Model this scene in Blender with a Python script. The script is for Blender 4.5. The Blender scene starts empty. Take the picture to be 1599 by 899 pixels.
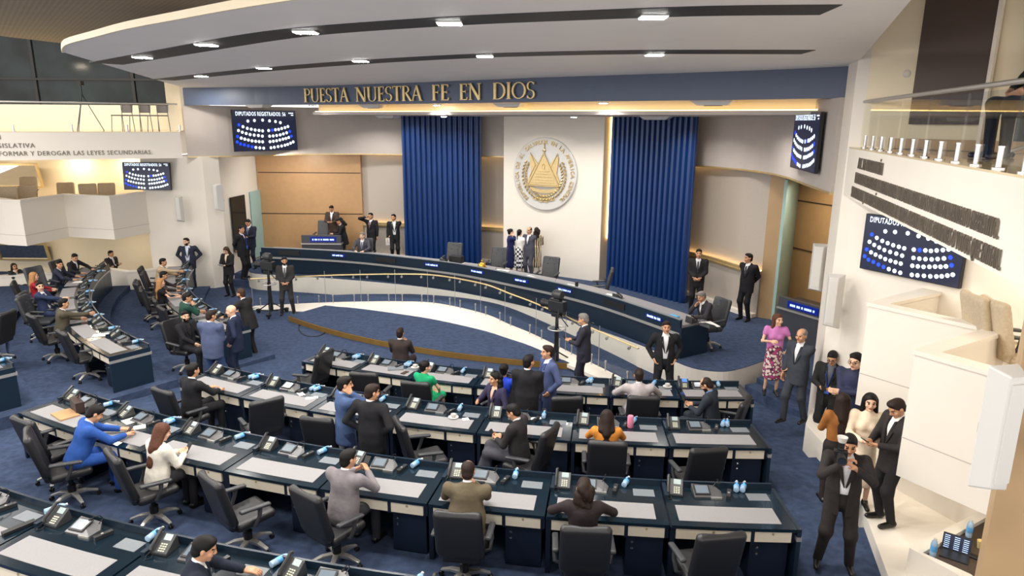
import bpy, bmesh, math, random
import numpy as np
from mathutils import Vector, Matrix
R = math.radians; PI = math.pi
scene = bpy.context.scene
col = scene.collection

# ---------------------------------------------------------------- camera, light level, world fill added for the unbuilt hall's bounce light
CAM_H, PITCH, ROLL, FPX = 5.5, 13.7, 0.4, 1066.0
cam_data = bpy.data.cameras.new('camera'); cam = bpy.data.objects.new('camera', cam_data); col.objects.link(cam)
cam_data.sensor_fit = 'HORIZONTAL'; cam_data.sensor_width = 36.0; cam_data.lens = 36.0 * FPX / 1599.0
cam_data.clip_start = 0.05; cam_data.clip_end = 200
cam.location = (0, 0, CAM_H)
cam.rotation_euler = (Matrix.Rotation(R(90 - PITCH), 3, 'X') @ Matrix.Rotation(R(ROLL), 3, 'Z')).to_euler()
scene.camera = cam
scene.view_settings.view_transform = 'Standard'; scene.view_settings.look = 'None'
scene.view_settings.gamma = 1.0; scene.view_settings.use_curve_mapping = False
scene.view_settings.exposure = 0.48
world = bpy.data.worlds.new('world'); scene.world = world; world.use_nodes = True
world.node_tree.nodes['Background'].inputs['Color'].default_value = (1.0, 0.955, 0.91, 1)
world.node_tree.nodes['Background'].inputs['Strength'].default_value = 1.5
scene.cycles.use_denoising = True
scene.cycles.max_bounces = 7; scene.cycles.diffuse_bounces = 4; scene.cycles.glossy_bounces = 3
scene.cycles.transmission_bounces = 4; scene.cycles.transparent_max_bounces = 8
scene.cycles.caustics_reflective = False; scene.cycles.caustics_refractive = False
scene.cycles.sample_clamp_indirect = 6.0

def area_light(name, loc, size, power, color=(1, 1, 1), aim=None, sy=None, spread=180):
    d = bpy.data.lights.new(name, 'AREA'); d.energy = power; d.color = color; d.size = size
    if sy: d.shape = 'RECTANGLE'; d.size_y = sy
    d.spread = R(spread)
    o = bpy.data.objects.new(name, d); col.objects.link(o); o.location = loc
    if aim is not None:
        o.rotation_euler = (Vector(aim) - Vector(loc)).to_track_quat('-Z', 'Y').to_euler()
    return o
WARM = (1.0, 0.86, 0.66); NEUT = (1.0, 0.95, 0.88); COOL = (0.97, 0.98, 1.0)
# lamps of the hall's main ceiling, above the delegates
for (x, y, p) in [(-9, 9, 200), (-4.5, 3.2, 150), (0.5, 2.2, 90), (-13, 13, 200), (-8, 4, 150), (-5, 9.5, 170)]:
    area_light('hall_lamp', (x, y, 7.3), 1.2, p, NEUT, (x, y, 0))

def pix(px, py):
    p, r = R(PITCH), R(ROLL)
    u, v = px - 799.5, py - 449.5
    u, v = u * math.cos(r) + v * math.sin(r), -u * math.sin(r) + v * math.cos(r)
    return u, FPX * math.cos(p) - v * math.sin(p), -(FPX * math.sin(p) + v * math.cos(p))
def P(px, py, z):
    d = pix(px, py); t = (z - CAM_H) / d[2]
    return (d[0] * t, d[1] * t)
def D(px, py, Y):
    d = pix(px, py); t = Y / d[1]
    return (d[0] * t, Y, CAM_H + d[2] * t)

# ---------------------------------------------------------------- materials
def lin(c):
    c = c / 255.0
    return c / 12.92 if c <= 0.04045 else ((c + 0.055) / 1.055) ** 2.4
_m = {}
def mat(name, rgb=None, rough=0.5, metal=0.0, spec=0.5, emit=None, es=0.0, noise=0.0, nscale=40, bump=0.0, coat=0.0, trans=0.0, alpha=1.0, sheen=0.0):
    if name in _m: return _m[name]
    m = bpy.data.materials.new(name); m.use_nodes = True; nt = m.node_tree; b = nt.nodes['Principled BSDF']
    c = tuple(lin(v) for v in rgb) + (1,)
    b.inputs['Base Color'].default_value = c; b.inputs['Roughness'].default_value = rough
    b.inputs['Metallic'].default_value = metal; b.inputs['Specular IOR Level'].default_value = spec
    b.inputs['Coat Weight'].default_value = coat; b.inputs['Transmission Weight'].default_value = trans
    b.inputs['Alpha'].default_value = alpha; b.inputs['Sheen Weight'].default_value = sheen
    if emit is not None:
        b.inputs['Emission Color'].default_value = tuple(lin(v) for v in emit) + (1,); b.inputs['Emission Strength'].default_value = es
    tc = nt.nodes.new('ShaderNodeTexCoord'); n = nt.nodes.new('ShaderNodeTexNoise'); n.inputs['Scale'].default_value = nscale
    n.inputs['Detail'].default_value = 3
    nt.links.new(tc.outputs['Object'], n.inputs['Vector'])
    mx = nt.nodes.new('ShaderNodeMix'); mx.data_type = 'RGBA'; mx.inputs[0].default_value = 1
    a = 1 + noise; z = 1 - noise
    mr = nt.nodes.new('ShaderNodeMapRange'); nt.links.new(n.outputs['Fac'], mr.inputs['Value'])
    mr.inputs['From Min'].default_value = 0.3; mr.inputs['From Max'].default_value = 0.7
    nt.links.new(mr.outputs['Result'], mx.inputs[0])
    mx.inputs[6].default_value = tuple(min(1, v * z) for v in c[:3]) + (1,)
    mx.inputs[7].default_value = tuple(min(1, v * a) for v in c[:3]) + (1,)
    nt.links.new(mx.outputs[2], b.inputs['Base Color'])
    if bump:
        bp = nt.nodes.new('ShaderNodeBump'); bp.inputs['Strength'].default_value = bump; bp.inputs['Distance'].default_value = 0.01
        nt.links.new(n.outputs['Fac'], bp.inputs['Height']); nt.links.new(bp.outputs['Normal'], b.inputs['Normal'])
    _m[name] = m
    return m
M = {}
M['carpet'] = mat('blue carpet', (71, 85, 114), 0.95, noise=0.22, nscale=9, spec=0.1, bump=0.3)
def carpet_fine(m):
    nt = m.node_tree; b = nt.nodes['Principled BSDF']
    tc = nt.nodes.new('ShaderNodeTexCoord'); n = nt.nodes.new('ShaderNodeTexNoise'); n.inputs['Scale'].default_value = 160
    nt.links.new(tc.outputs['Object'], n.inputs['Vector'])
    src = b.inputs['Base Color'].links[0].from_socket
    mx = nt.nodes.new('ShaderNodeMix'); mx.data_type = 'RGBA'; mx.blend_type = 'MULTIPLY'; mx.inputs[0].default_value = 0.5
    nt.links.new(src, mx.inputs[6]); nt.links.new(n.outputs['Fac'], mx.inputs[7]); nt.links.new(mx.outputs[2], b.inputs['Base Color'])
carpet_fine(M['carpet'])
M['white'] = mat('white wall paint', (228, 221, 210), 0.55, noise=0.015, nscale=2)
M['cream'] = mat('cream wall paint', (230, 216, 188), 0.55, noise=0.02, nscale=2)
M['ceil'] = mat('grey white ceiling', (244, 239, 234), 0.6, noise=0.015, nscale=1.5)
M['grey'] = mat('warm grey wallpaper', (176, 166, 156), 0.6, noise=0.05, nscale=60)
M['greyhi'] = mat('grey upper wall', (184, 175, 169), 0.85, noise=0.03, nscale=3)
M['tan'] = mat('tan wood veneer', (178, 140, 98), 0.42, noise=0.04, nscale=6)
M['tan2'] = mat('beige wood column', (176, 146, 108), 0.45, noise=0.05, nscale=2)
M['fascia'] = mat('slate blue fascia', (70, 82, 106), 0.45, noise=0.04, nscale=3)
M['navy'] = mat('navy lacquer', (24, 39, 54), 0.28, noise=0.05, nscale=3)
M['teal'] = mat('dark teal glossy top', (15, 31, 42), 0.14, noise=0.05, nscale=3, coat=0.3)
M['dark'] = mat('dark navy cabinet', (20, 30, 48), 0.4, noise=0.1, nscale=4)
M['black'] = mat('matte black', (20, 20, 23), 0.5, noise=0.1, nscale=30)
M['leather'] = mat('black leather', (34, 34, 37), 0.42, noise=0.08, nscale=25, bump=0.15)
M['leatherg'] = mat('dark grey leather', (58, 60, 64), 0.42, noise=0.08, nscale=25, bump=0.15)
M['beigefab'] = mat('beige tufted fabric', (184, 168, 144), 0.8, noise=0.08, nscale=30)
M['silver'] = mat('brushed silver', (190, 188, 184), 0.35, metal=0.6, noise=0.03)
M['chrome'] = mat('chrome', (210, 210, 212), 0.12, metal=1.0)
M['gold'] = mat('gold leaf metal', (208, 184, 134), 0.38, metal=0.6, noise=0.08, nscale=14)
M['goldstrip'] = mat('bronze riser', (134, 104, 52), 0.4, metal=0.3, noise=0.1, nscale=5)
M['drawer'] = mat('cream drawer front', (226, 216, 196), 0.4, noise=0.02)
M['pad'] = mat('grey desk mat', (140, 138, 140), 0.6, noise=0.04, nscale=60)
M['plate'] = mat('grey plate', (112, 118, 124), 0.5, noise=0.04)
M['blue'] = mat('royal navy fluted panel', (18, 50, 104), 0.32, noise=0.05, nscale=2)
M['plastic'] = mat('grey phone plastic', (54, 56, 58), 0.4, noise=0.04)
M['plasticd'] = mat('charcoal plastic', (38, 40, 43), 0.35, noise=0.05)
M['keys'] = mat('pale phone keys', (206, 206, 186), 0.5)
M['screenoff'] = mat('dark glass screen', (40, 48, 60), 0.08, noise=0.05)
M['screenon'] = mat('lit tablet screen', (96, 106, 116), 0.15, emit=(150, 165, 175), es=0.15)
M['lcd'] = mat('phone display', (150, 165, 165), 0.3, emit=(150, 170, 170), es=0.15)
M['lcdblue'] = mat('blue phone display', (60, 90, 220), 0.3, emit=(60, 110, 255), es=1.2)
M['bottle'] = mat('pale blue bottle plastic', (160, 190, 218), 0.12, noise=0.1, nscale=20, alpha=0.92)
M['label'] = mat('blue bottle label', (92, 164, 222), 0.4, noise=0.25, nscale=60)
M['whitep'] = mat('white paper', (240, 238, 232), 0.6)
M['whiteplast'] = mat('white plastic', (206, 204, 200), 0.4)
M['lettering'] = mat('dark bronze lettering', (112, 104, 94), 0.4, metal=0.4)
M['tvblack'] = mat('display black', (22, 24, 40), 0.25, emit=(40, 48, 78), es=0.35)
M['tvwhite'] = mat('display white', (230, 240, 255), 0.4, emit=(225, 240, 255), es=1.6)
M['tvblue'] = mat('display blue', (20, 50, 230), 0.4, emit=(20, 60, 255), es=1.5)
M['nameblue'] = mat('lit nameplate blue', (10, 30, 90), 0.3, emit=(14, 40, 170), es=0.3)
M['nametext'] = mat('lit nameplate text', (200, 220, 255), 0.3, emit=(170, 205, 255), es=0.8)
M['led'] = mat('warm led strip', (255, 214, 130), 0.5, emit=(255, 208, 125), es=5.5)
M['lamp'] = mat('lamp face', (255, 255, 255), 0.5, emit=(255, 252, 245), es=60.0)
M['unit'] = mat('grey console casing', (92, 92, 94), 0.35, metal=0.3, noise=0.05)
M['podium'] = mat('dark grey podium', (66, 68, 76), 0.4, noise=0.05)
M['slot'] = mat('dark ceiling slot', (22, 22, 26), 0.6)
M['brown'] = mat('dark brown panel', (66, 48, 38), 0.5, noise=0.05, nscale=3)
M['tile'] = mat('glossy cream tile', (214, 196, 160), 0.1, noise=0.03, nscale=3)
M['frost'] = mat('frosted glass', (176, 212, 210), 0.45, noise=0.03, nscale=2, trans=0.2)
M['mirror'] = mat('mirror', (225, 225, 225), 0.02, metal=1.0)
M['deskdark'] = mat('dark brown table top', (74, 62, 54), 0.3, noise=0.05, nscale=5)
def glass_mat():
    m = bpy.data.materials.new('clear railing glass'); m.use_nodes = True; nt = m.node_tree
    for n in list(nt.nodes):
        if n.type != 'OUTPUT_MATERIAL': nt.nodes.remove(n)
    out = [n for n in nt.nodes if n.type == 'OUTPUT_MATERIAL'][0]
    t = nt.nodes.new('ShaderNodeBsdfTransparent'); t.inputs[0].default_value = (0.98, 0.99, 0.985, 1)
    g = nt.nodes.new('ShaderNodeBsdfGlossy'); g.inputs['Roughness'].default_value = 0.02
    lw = nt.nodes.new('ShaderNodeLayerWeight'); lw.inputs[0].default_value = 0.5
    pw = nt.nodes.new('ShaderNodeMath'); pw.operation = 'POWER'; pw.inputs[1].default_value = 4.0; nt.links.new(lw.outputs['Facing'], pw.inputs[0])
    f = nt.nodes.new('ShaderNodeMath'); f.operation = 'MULTIPLY_ADD'; f.inputs[1].default_value = 0.4; f.inputs[2].default_value = 0.03; nt.links.new(pw.outputs[0], f.inputs[0])
    x = nt.nodes.new('ShaderNodeMixShader'); nt.links.new(f.outputs[0], x.inputs[0]); nt.links.new(t.outputs[0], x.inputs[1]); nt.links.new(g.outputs[0], x.inputs[2])
    nt.links.new(x.outputs[0], out.inputs[0]); return m
M['glass'] = glass_mat()
def slat_mat():
    m = mat('slatted brown ceiling', (128, 114, 98), 0.6, noise=0.06, nscale=2); nt = m.node_tree; b = nt.nodes['Principled BSDF']
    tc = nt.nodes.new('ShaderNodeTexCoord'); mp = nt.nodes.new('ShaderNodeMapping'); mp.inputs['Rotation'].default_value = (0, 0, R(-38))
    w = nt.nodes.new('ShaderNodeTexWave'); w.inputs['Scale'].default_value = 3.4
    nt.links.new(tc.outputs['Object'], mp.inputs[0]); nt.links.new(mp.outputs[0], w.inputs[0])
    mr = nt.nodes.new('ShaderNodeMapRange'); mr.inputs['To Min'].default_value = 0.72; nt.links.new(w.outputs['Fac'], mr.inputs[0])
    src = b.inputs['Base Color'].links[0].from_socket
    mx = nt.nodes.new('ShaderNodeMix'); mx.data_type = 'RGBA'; mx.blend_type = 'MULTIPLY'; mx.inputs[0].default_value = 1
    nt.links.new(src, mx.inputs[6]); nt.links.new(mr.outputs[0], mx.inputs[7]); nt.links.new(mx.outputs[2], b.inputs['Base Color'])
    return m
M['slat'] = slat_mat()
def darkglass_mat():
    m = mat('night window glass', (20, 28, 30), 0.12, noise=0.9, nscale=0.9, spec=0.3)  # strong mottling paints dim reflections into the pane's colour
    return m
M['nightglass'] = darkglass_mat()

# ---------------------------------------------------------------- mesh helpers
class MB:
    def __init__(s): s.v = []; s.f = []
    def add(s, v, f):
        n = len(s.v); s.v += [tuple(p) for p in v]; s.f += [tuple(i + n for i in q) for q in f]; return s
    def box(s, x0, x1, y0, y1, z0, z1):
        return s.add([(x, y, z) for z in (z0, z1) for y in (y0, y1) for x in (x0, x1)],
                     [(0, 2, 3, 1), (4, 5, 7, 6), (0, 1, 5, 4), (2, 6, 7, 3), (0, 4, 6, 2), (1, 3, 7, 5)])
    def obox(s, c, size, rot=None):
        h = [v / 2 for v in size]; q = []
        rm = rot if rot is not None else Matrix.Identity(3)
        for z in (-1, 1):
            for y in (-1, 1):
                for x in (-1, 1):
                    q.append(Vector(c) + rm @ Vector((x * h[0], y * h[1], z * h[2])))
        return s.add(q, [(0, 2, 3, 1), (4, 5, 7, 6), (0, 1, 5, 4), (2, 6, 7, 3), (0, 4, 6, 2), (1, 3, 7, 5)])
    def prism(s, poly, z0, z1):
        n = len(poly)
        a = sum(poly[i][0] * poly[(i + 1) % n][1] - poly[(i + 1) % n][0] * poly[i][1] for i in range(n))
        if a < 0: poly = poly[::-1]
        return s.add([(x, y, z0) for x, y in poly] + [(x, y, z1) for x, y in poly],
                     [tuple(range(n))[::-1], tuple(range(n, 2 * n))] + [(i, (i + 1) % n, (i + 1) % n + n, i + n) for i in range(n)])
    def ribbon(s, a, b, z0, z1):
        """solid between two equally long plan polylines"""
        n = len(a); v = []
        for i in range(n): v += [(a[i][0], a[i][1], z0), (a[i][0], a[i][1], z1), (b[i][0], b[i][1], z0), (b[i][0], b[i][1], z1)]
        f = [(0, 1, 3, 2), (4 * n - 4, 4 * n - 2, 4 * n - 1, 4 * n - 3)]
        for i in range(n - 1):
            k = 4 * i
            f += [(k, k + 4, k + 5, k + 1), (k + 2, k + 3, k + 7, k + 6), (k + 1, k + 5, k + 7, k + 3), (k, k + 2, k + 6, k + 4)]
        return s.add(v, f)
    def strip3(s, A, B, C_, D_):
        """solid through four equally long 3D polylines (quad section)"""
        n = len(A); v = []
        for i in range(n): v += [A[i], B[i], C_[i], D_[i]]
        f = [(0, 1, 2, 3), (4 * n - 1, 4 * n - 2, 4 * n - 3, 4 * n - 4)]
        for i in range(n - 1):
            k = 4 * i
            for j in range(4):
                j2 = (j + 1) % 4; f.append((k + j, k + 4 + j, k + 4 + j2, k + j2))
        return s.add(v, f)
    def tube(s, pts, r, n=8, r2=None):
        pts = [Vector(p) for p in pts]; m = len(pts); v = []; f = []
        up = Vector((0, 0, 1))
        for i, p in enumerate(pts):
            t = (pts[min(i + 1, m - 1)] - pts[max(i - 1, 0)]).normalized()
            a = t.cross(up)
            if a.length < 1e-3: a = t.cross(Vector((0, 1, 0)))
            a.normalize(); b = t.cross(a)
            rr = r if r2 is None else r + (r2 - r) * i / max(1, m - 1)
            for k in range(n):
                th = 2 * PI * k / n; v.append(p + a * rr * math.cos(th) + b * rr * math.sin(th))
        for i in range(m - 1):
            for k in range(n):
                f.append((i * n + k, i * n + (k + 1) % n, (i + 1) * n + (k + 1) % n, (i + 1) * n + k))
        f.append(tuple(range(n))[::-1]); f.append(tuple(range((m - 1) * n, m * n)))
        return s.add(v, f)
    def lathe(s, prof, c=(0, 0, 0), n=16, rot=None):
        v = []; f = []; m = len(prof)
        for (r, z) in prof:
            for k in range(n):
                p = Vector((r * math.cos(2 * PI * k / n), r * math.sin(2 * PI * k / n), z))
                if rot is not None: p = rot @ p
                v.append(p + Vector(c))
        for i in range(m - 1):
            for k in range(n): f.append((i * n + k, i * n + (k + 1) % n, (i + 1) * n + (k + 1) % n, (i + 1) * n + k))
        f.append(tuple(range(n))[::-1]); f.append(tuple(range((m - 1) * n, m * n)))
        return s.add(v, f)
    def build(s, name, m, parent=None, smooth=False, bevel=0.0, loc=None, rz=0.0, label=None):
        me = bpy.data.meshes.new(name); me.from_pydata([tuple(p) for p in s.v], [], s.f); me.update()
        bm = bmesh.new(); bm.from_mesh(me); bmesh.ops.recalc_face_normals(bm, faces=bm.faces); bm.to_mesh(me); bm.free()
        me.materials.append(m)
        if smooth:
            for p in me.polygons: p.use_smooth = True
            me.set_sharp_from_angle(angle=R(40)) if hasattr(me, 'set_sharp_from_angle') else None
        o = bpy.data.objects.new(name, me); col.objects.link(o)
        if parent is not None: o.parent = parent
        if loc is not None: o.location = loc
        if rz: o.rotation_euler[2] = rz
        if bevel:
            b = o.modifiers.new('bevel', 'BEVEL'); b.width = bevel; b.segments = 2; b.limit_method = 'ANGLE'
        if label: o['label'] = label
        return o
def tag(o, label=None, cat=None, group=None, kind=None):
    if label: o['label'] = label
    if cat: o['category'] = cat
    if group: o['group'] = group
    if kind: o['kind'] = kind
    return o
def empty(name, loc=(0, 0, 0), rz=0.0, label=None, cat=None, group=None):
    o = bpy.data.objects.new(name, None); col.objects.link(o); o.location = loc; o.rotation_euler[2] = rz
    o.empty_display_size = 0.1
    return tag(o, label, cat, group)
KIDS = {}
def kids(o):
    if o.name not in KIDS: KIDS[o.name] = [c for c in bpy.data.objects if c.parent == o]
    return KIDS[o.name]
def dup(o, parent=None):
    c = o.copy(); col.objects.link(c); c.parent = parent
    for ch in kids(o): dup(ch, c)
    return c
def offset(poly, d):
    """shift a plan polyline to its left by d"""
    out = []; n = len(poly)
    for i in range(n):
        a = Vector(poly[max(i - 1, 0)]); b = Vector(poly[min(i + 1, n - 1)]); t = (b - a).normalized()
        out.append((poly[i][0] - t.y * d, poly[i][1] + t.x * d))
    return out
def smooth_line(pts, n=6):
    out = []; m = len(pts)
    for i in range(m - 1):
        p0, p1, p2, p3 = [np.array(pts[min(max(j, 0), m - 1)], float) for j in (i - 1, i, i + 1, i + 2)]
        for k in range(n):
            t = k / n
            out.append(tuple(0.5 * ((2 * p1) + (-p0 + p2) * t + (2 * p0 - 5 * p1 + 4 * p2 - p3) * t * t + (-p0 + 3 * p1 - 3 * p2 + p3) * t ** 3)))
    out.append(tuple(float(q) for q in pts[-1])); return out
def struct(o): o['kind'] = 'structure'; return o
def resample(pts, n):
    p = [Vector(q) for q in pts]; L = [0]
    for i in range(1, len(p)): L.append(L[-1] + (p[i] - p[i - 1]).length)
    out = []
    for k in range(n):
        s = L[-1] * k / (n - 1); i = max(j for j in range(len(L)) if L[j] <= s + 1e-9); i = min(i, len(p) - 2)
        t = (s - L[i]) / max(1e-9, L[i + 1] - L[i]); out.append(tuple(p[i].lerp(p[i + 1], t)))
    return out
def text_mesh(body, size=1.0, extrude=0.02, align='LEFT'):
    c = bpy.data.curves.new('t', 'FONT'); c.body = body; c.size = size; c.extrude = extrude; c.align_x = align; c.space_character = 1.12; c.resolution_u = 2
    o = bpy.data.objects.new('t', c); col.objects.link(o); bpy.context.view_layer.update()
    me = bpy.data.meshes.new_from_object(o.evaluated_get(bpy.context.evaluated_depsgraph_get()))
    v = [tuple(p.co) for p in me.vertices]; f = [tuple(p.vertices) for p in me.polygons]
    bpy.data.objects.remove(o); bpy.data.curves.remove(c); bpy.data.meshes.remove(me)
    return v, f
ORD = ['first', 'second', 'third', 'fourth', 'fifth', 'sixth', 'seventh', 'eighth', 'ninth', 'tenth', 'eleventh', 'twelfth', 'thirteenth', 'fourteenth']
# ---------------------------------------------------------------- floor, tiers, stage
C0 = (3.6, 29.0)       # centre of the central desk rings
CL = (1.8, 25.0)       # centre of the left desk rings
TIER = dict(A=0.12, B=0.27, C=0.42, D=0.57)
def pol(c, r, th): return (c[0] + r * math.sin(R(th)), c[1] - r * math.cos(R(th)))
def sector(c, r0, r1, a0, a1, z0, z1, mb, n=None):
    n = n or max(3, int(abs(a1 - a0) / 2) + 1)
    A = [pol(c, r0, a0 + (a1 - a0) * i / (n - 1)) for i in range(n)]
    B = [pol(c, r1, a0 + (a1 - a0) * i / (n - 1)) for i in range(n)]
    mb.ribbon(A, B, z0, z1)
STAGE = 0.55
f = MB(); f.prism([(-22, -3), (9, -3), (9, 26), (-22, 26)], -0.3, 0.0)
struct(f.build('floor', M['carpet']))
t = MB()
for k, (z, r0, r1, a0) in enumerate([(0.12, 16.95, 19.0, -26.3), (0.27, 18.98, 21.2, -28.6), (0.42, 21.15, 23.6, -30.4), (0.57, 23.55, 30.0, -34.0)]):
    sector(C0, r0, r1, a0, 9.5, -0.05, z, t, 24)
for (z, r0, r1, a0, a1) in [(0.12, 12.2, 14.65, -76, -37.3), (0.27, 14.6, 16.85, -76, -36.6), (0.42, 16.8, 22, -76, -37.4)]:
    sector(CL, r0, r1, a0, a1, -0.05, z, t)
struct(t.build('floor', M['carpet'])).name = 'floor_tiers'
rp = MB()
a0, a1, b0, b1 = (-3.2, 14.3), (-5.6, 15.6), (-10.6, 6.6), (-13.6, 8.2)
rp.add([(a0[0], a0[1], 0.005), (a1[0], a1[1], 0.005), (b1[0], b1[1], 0.36), (b0[0], b0[1], 0.36), (a0[0], a0[1], -0.2), (a1[0], a1[1], -0.2), (b1[0], b1[1], -0.2), (b0[0], b0[1], -0.2)],
       [(0, 1, 2, 3), (7, 6, 5, 4), (0, 4, 5, 1), (1, 5, 6, 2), (2, 6, 7, 3), (3, 7, 4, 0)])
struct(rp.build('floor', M['carpet'])).name = 'floor_aisle_ramp'

# stage platform
LIP = [(-9.3, 24.9), (-9.25, 23.6), (-9.0, 22.7), (-8.5, 22.1), (-7.17, 21.82), (-5.2, 21.3), (-3.17, 20.59), (-1.7, 19.85), (-0.35, 18.87), (0.6, 17.95), (1.49, 16.84), (2.4, 15.7),
       (3.2, 14.5), (3.5, 13.8), (3.85, 13.35), (4.35, 13.22), (4.8, 13.42), (5.25, 13.75), (5.7, 14.1)]
lip = smooth_line(LIP, 4)
st = MB(); st.prism(lip + [(7.6, 14.3), (9.5, 17), (9.5, 26), (-9.3, 26)], 0.0, STAGE - 0.012)
struct(st.build('wall_stage_front', M['white']))
st = MB(); st.prism(lip + [(7.6, 14.3), (9.5, 17), (9.5, 26), (-9.3, 26)], STAGE - 0.012, STAGE)
struct(st.build('floor_stage', M['carpet']))
# carpeted steps up to the stage on the right
A, B = Vector((4.85, 13.3)), Vector((5.9, 10.85)); nv = Vector((0.92, 0.39))
sm = MB()
for k, z in enumerate((0.23, 0.34, 0.45)):
    o_ = nv * (0.30 * k)
    sm.prism([tuple(A + o_), tuple(B + o_), tuple(B + nv * 3.2), tuple(A + nv * 1.5)], 0.0, z)
sm.prism([tuple(A + nv * 0.9), tuple(B + nv * 0.9), tuple(B + nv * 3.4), (8.2, 15.0), (5.9, 14.2)], 0.0, STAGE - 0.003)
struct(sm.build('floor_stage_steps_right', M['carpet']))
sm = MB()
for k, z in enumerate((0.18, 0.36)):
    sm.box(-9.9, -8.9 , 22.6 + 0.35 * k, 25.0, 0, z)
struct(sm.build('floor_stage_steps_left', M['carpet']))

# low dais with bronze riser in front of the ramp
dz = 0.15
arc = [pol(C0, 14.42, a) for a in np.linspace(-43.2, -6.5, 26)]
back = [P(x, y, 0.1) for x, y in ((925, 570), (880, 548), (829, 530), (791, 518), (753, 505), (680, 490), (620, 482), (550, 477), (512, 478))]
dm = MB(); dm.prism(arc + back, 0.0, dz)
struct(dm.build('floor_dais', M['carpet']))
g1 = MB(); arc2 = [pol(C0, 14.45, a) for a in np.linspace(-43.2, -6.5, 26)]
g1.ribbon(arc, arc2, 0.005, dz - 0.01)
struct(g1.build('trim_bronze_riser', M['goldstrip']))

# ramp with a sloping white apron wrapping the stage front; crest right of the middle
RAMP = [(394, 469, 481, 483.5, .05), (437, 467, 479, 485, .07), (474, 465.5, 477, 487, .09), (512, 464.5, 475.5, 481, .14), (550, 463, 474.5, 484, .17), (620, 463, 474, 493, .25), (680, 463, 477, 502, .34), (753, 471, 493.5, 518, .42),
        (791, 480, 510, 530, .39), (829, 495, 525.6, 543, .30), (880, 517, 551, 567, .20), (928, 541, 575, 588, .11), (991, 579, 606, 612, .01)]
def rl(k, zf): return [tuple(P(q[0], q[k], zf(q))) + (zf(q),) for q in RAMP]
ZI = rl(1, lambda q: q[4]); ZO = rl(2, lambda q: q[4]); ZB_ = rl(3, lambda q: 0.0 if q[0] < 500 else 0.11)
def sm3(pts): return resample([tuple(p) for p in smooth_line(pts, 5)], 41)
ZI, ZO, ZB_ = sm3(ZI), sm3(ZO), sm3(ZB_)
push = lambda p, d: (p[0] + 0.3 * d, p[1] + 0.95 * d, p[2])
ZIb = [push(p, 0.35) for p in ZI]
rm = MB(); rm.strip3([(p[0], p[1], -0.02) for p in ZO], ZO, ZIb, [(p[0], p[1], -0.02) for p in ZIb]); struct(rm.build('floor_ramp', M['carpet']))
km = MB(); ZOb = [push(p, 0.14) for p in ZO]
km.strip3([(p[0], p[1], p[2] - 0.06) for p in ZB_], [(p[0], p[1], p[2] + 0.02) for p in ZB_], [(p[0], p[1], p[2] + 0.04) for p in ZO], [(p[0], p[1], p[2] - 0.06) for p in ZOb])
km.strip3([(p[0], p[1], p[2] - 0.06) for p in ZO], [(p[0], p[1], p[2] + 0.04) for p in ZO], [(p[0], p[1], p[2] + 0.04) for p in ZOb], [(p[0], p[1], p[2] - 0.06) for p in ZOb])
struct(km.build('trim_ramp_apron', M['white']))

# ---------------------------------------------------------------- back wall of the stage
BW = [(-9.3, 25.4), (-5.6, 25.4), (-4.0, 25.15), (-2.2, 24.8), (-0.5, 24.25), (1.6, 23.2), (3.2, 22.05), (4.4, 20.95), (5.15, 20.05), (5.75, 19.0), (6.15, 17.9), (6.5, 17.3)]
w1 = smooth_line(BW[1:], 4); w1o = offset(w1, 0.3)
m_ = MB(); m_.ribbon(w1, w1o, STAGE, 5.7)
struct(m_.build('wall_back_curved', M['grey']))
lowi = offset(w1, -0.12)
m_ = MB(); m_.ribbon(lowi, w1, STAGE, 1.78); struct(m_.build('wall_back_wainscot', M['grey']))
rim = offset(w1, -0.17)
m_ = MB(); m_.ribbon(rim, offset(w1, -0.12), 1.68, 1.83); m_.ribbon(offset(w1, -0.2), offset(w1, -0.13), 1.72, 1.75); struct(m_.build('trim_gold_rim', M['gold']))
def led_line(name, line, z, h=0.02, w=0.03, label='warm light strip', cat='light strip'):
    q = MB(); q.ribbon(line, offset(line, w), z, z + h)
    o = q.build(name, M['led']); return tag(o, label, cat)
led_line('cove_light_strip', offset(w1, -0.09), 1.79, label='warm light strip glowing behind the gold rim low on the curved stage wall')
m_ = MB(); m_.ribbon(offset(w1, -0.30), offset(w1, -0.12), 0.56, 0.66)
struct(m_.build('baseboard_back', M['white']))
# tan wall, left
m_ = MB(); m_.box(-9.35, -5.55, 25.2, 25.5, STAGE, 4.6); tw = m_.build('wall_tan_left', M['tan']); struct(tw)
m_ = MB()
for z in (3.62, 2.12): m_.box(-9.3, -5.55, 25.19, 25.21, z, z + 0.03)
struct(m_.build('trim_tan_grooves_left', M['brown']))
# upper wall (overhang) all around, screens hang on it
UW = [(-10.38, 22.15), (-9.25, 22.75), (-8.2, 23.75), (-7.2, 24.5), (-5.4, 24.85), (-3.9, 24.7), (-2.1, 24.3), (-0.5, 23.75), (1.5, 22.75), (3.1, 21.6), (4.25, 20.5), (5.02, 19.6), (5.6, 18.6), (6.0, 17.6), (6.15, 16.6), (6.1, 15.4), (5.92, 14.3), (5.72, 13.2), (5.5, 11.9)]
uw = smooth_line(UW, 4); uwo = offset(uw, 0.22)
m_ = MB(); m_.ribbon(uw, uwo, 4.35, 5.93); struct(m_.build('wall_back_upper', M['greyhi']))
m_ = MB(); m_.ribbon(offset(uw, -0.012), offset(uw, 0.23), 4.31, 4.35); struct(m_.build('trim_upper_wall_edge', M['gold']))
led_line('cove_light_strip', [p for p in offset(uw, 0.26) if -5.5 < p[0] and p[1] > 17.9], 4.40, label='warm light strip hidden at the head of the curved stage wall')

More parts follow.
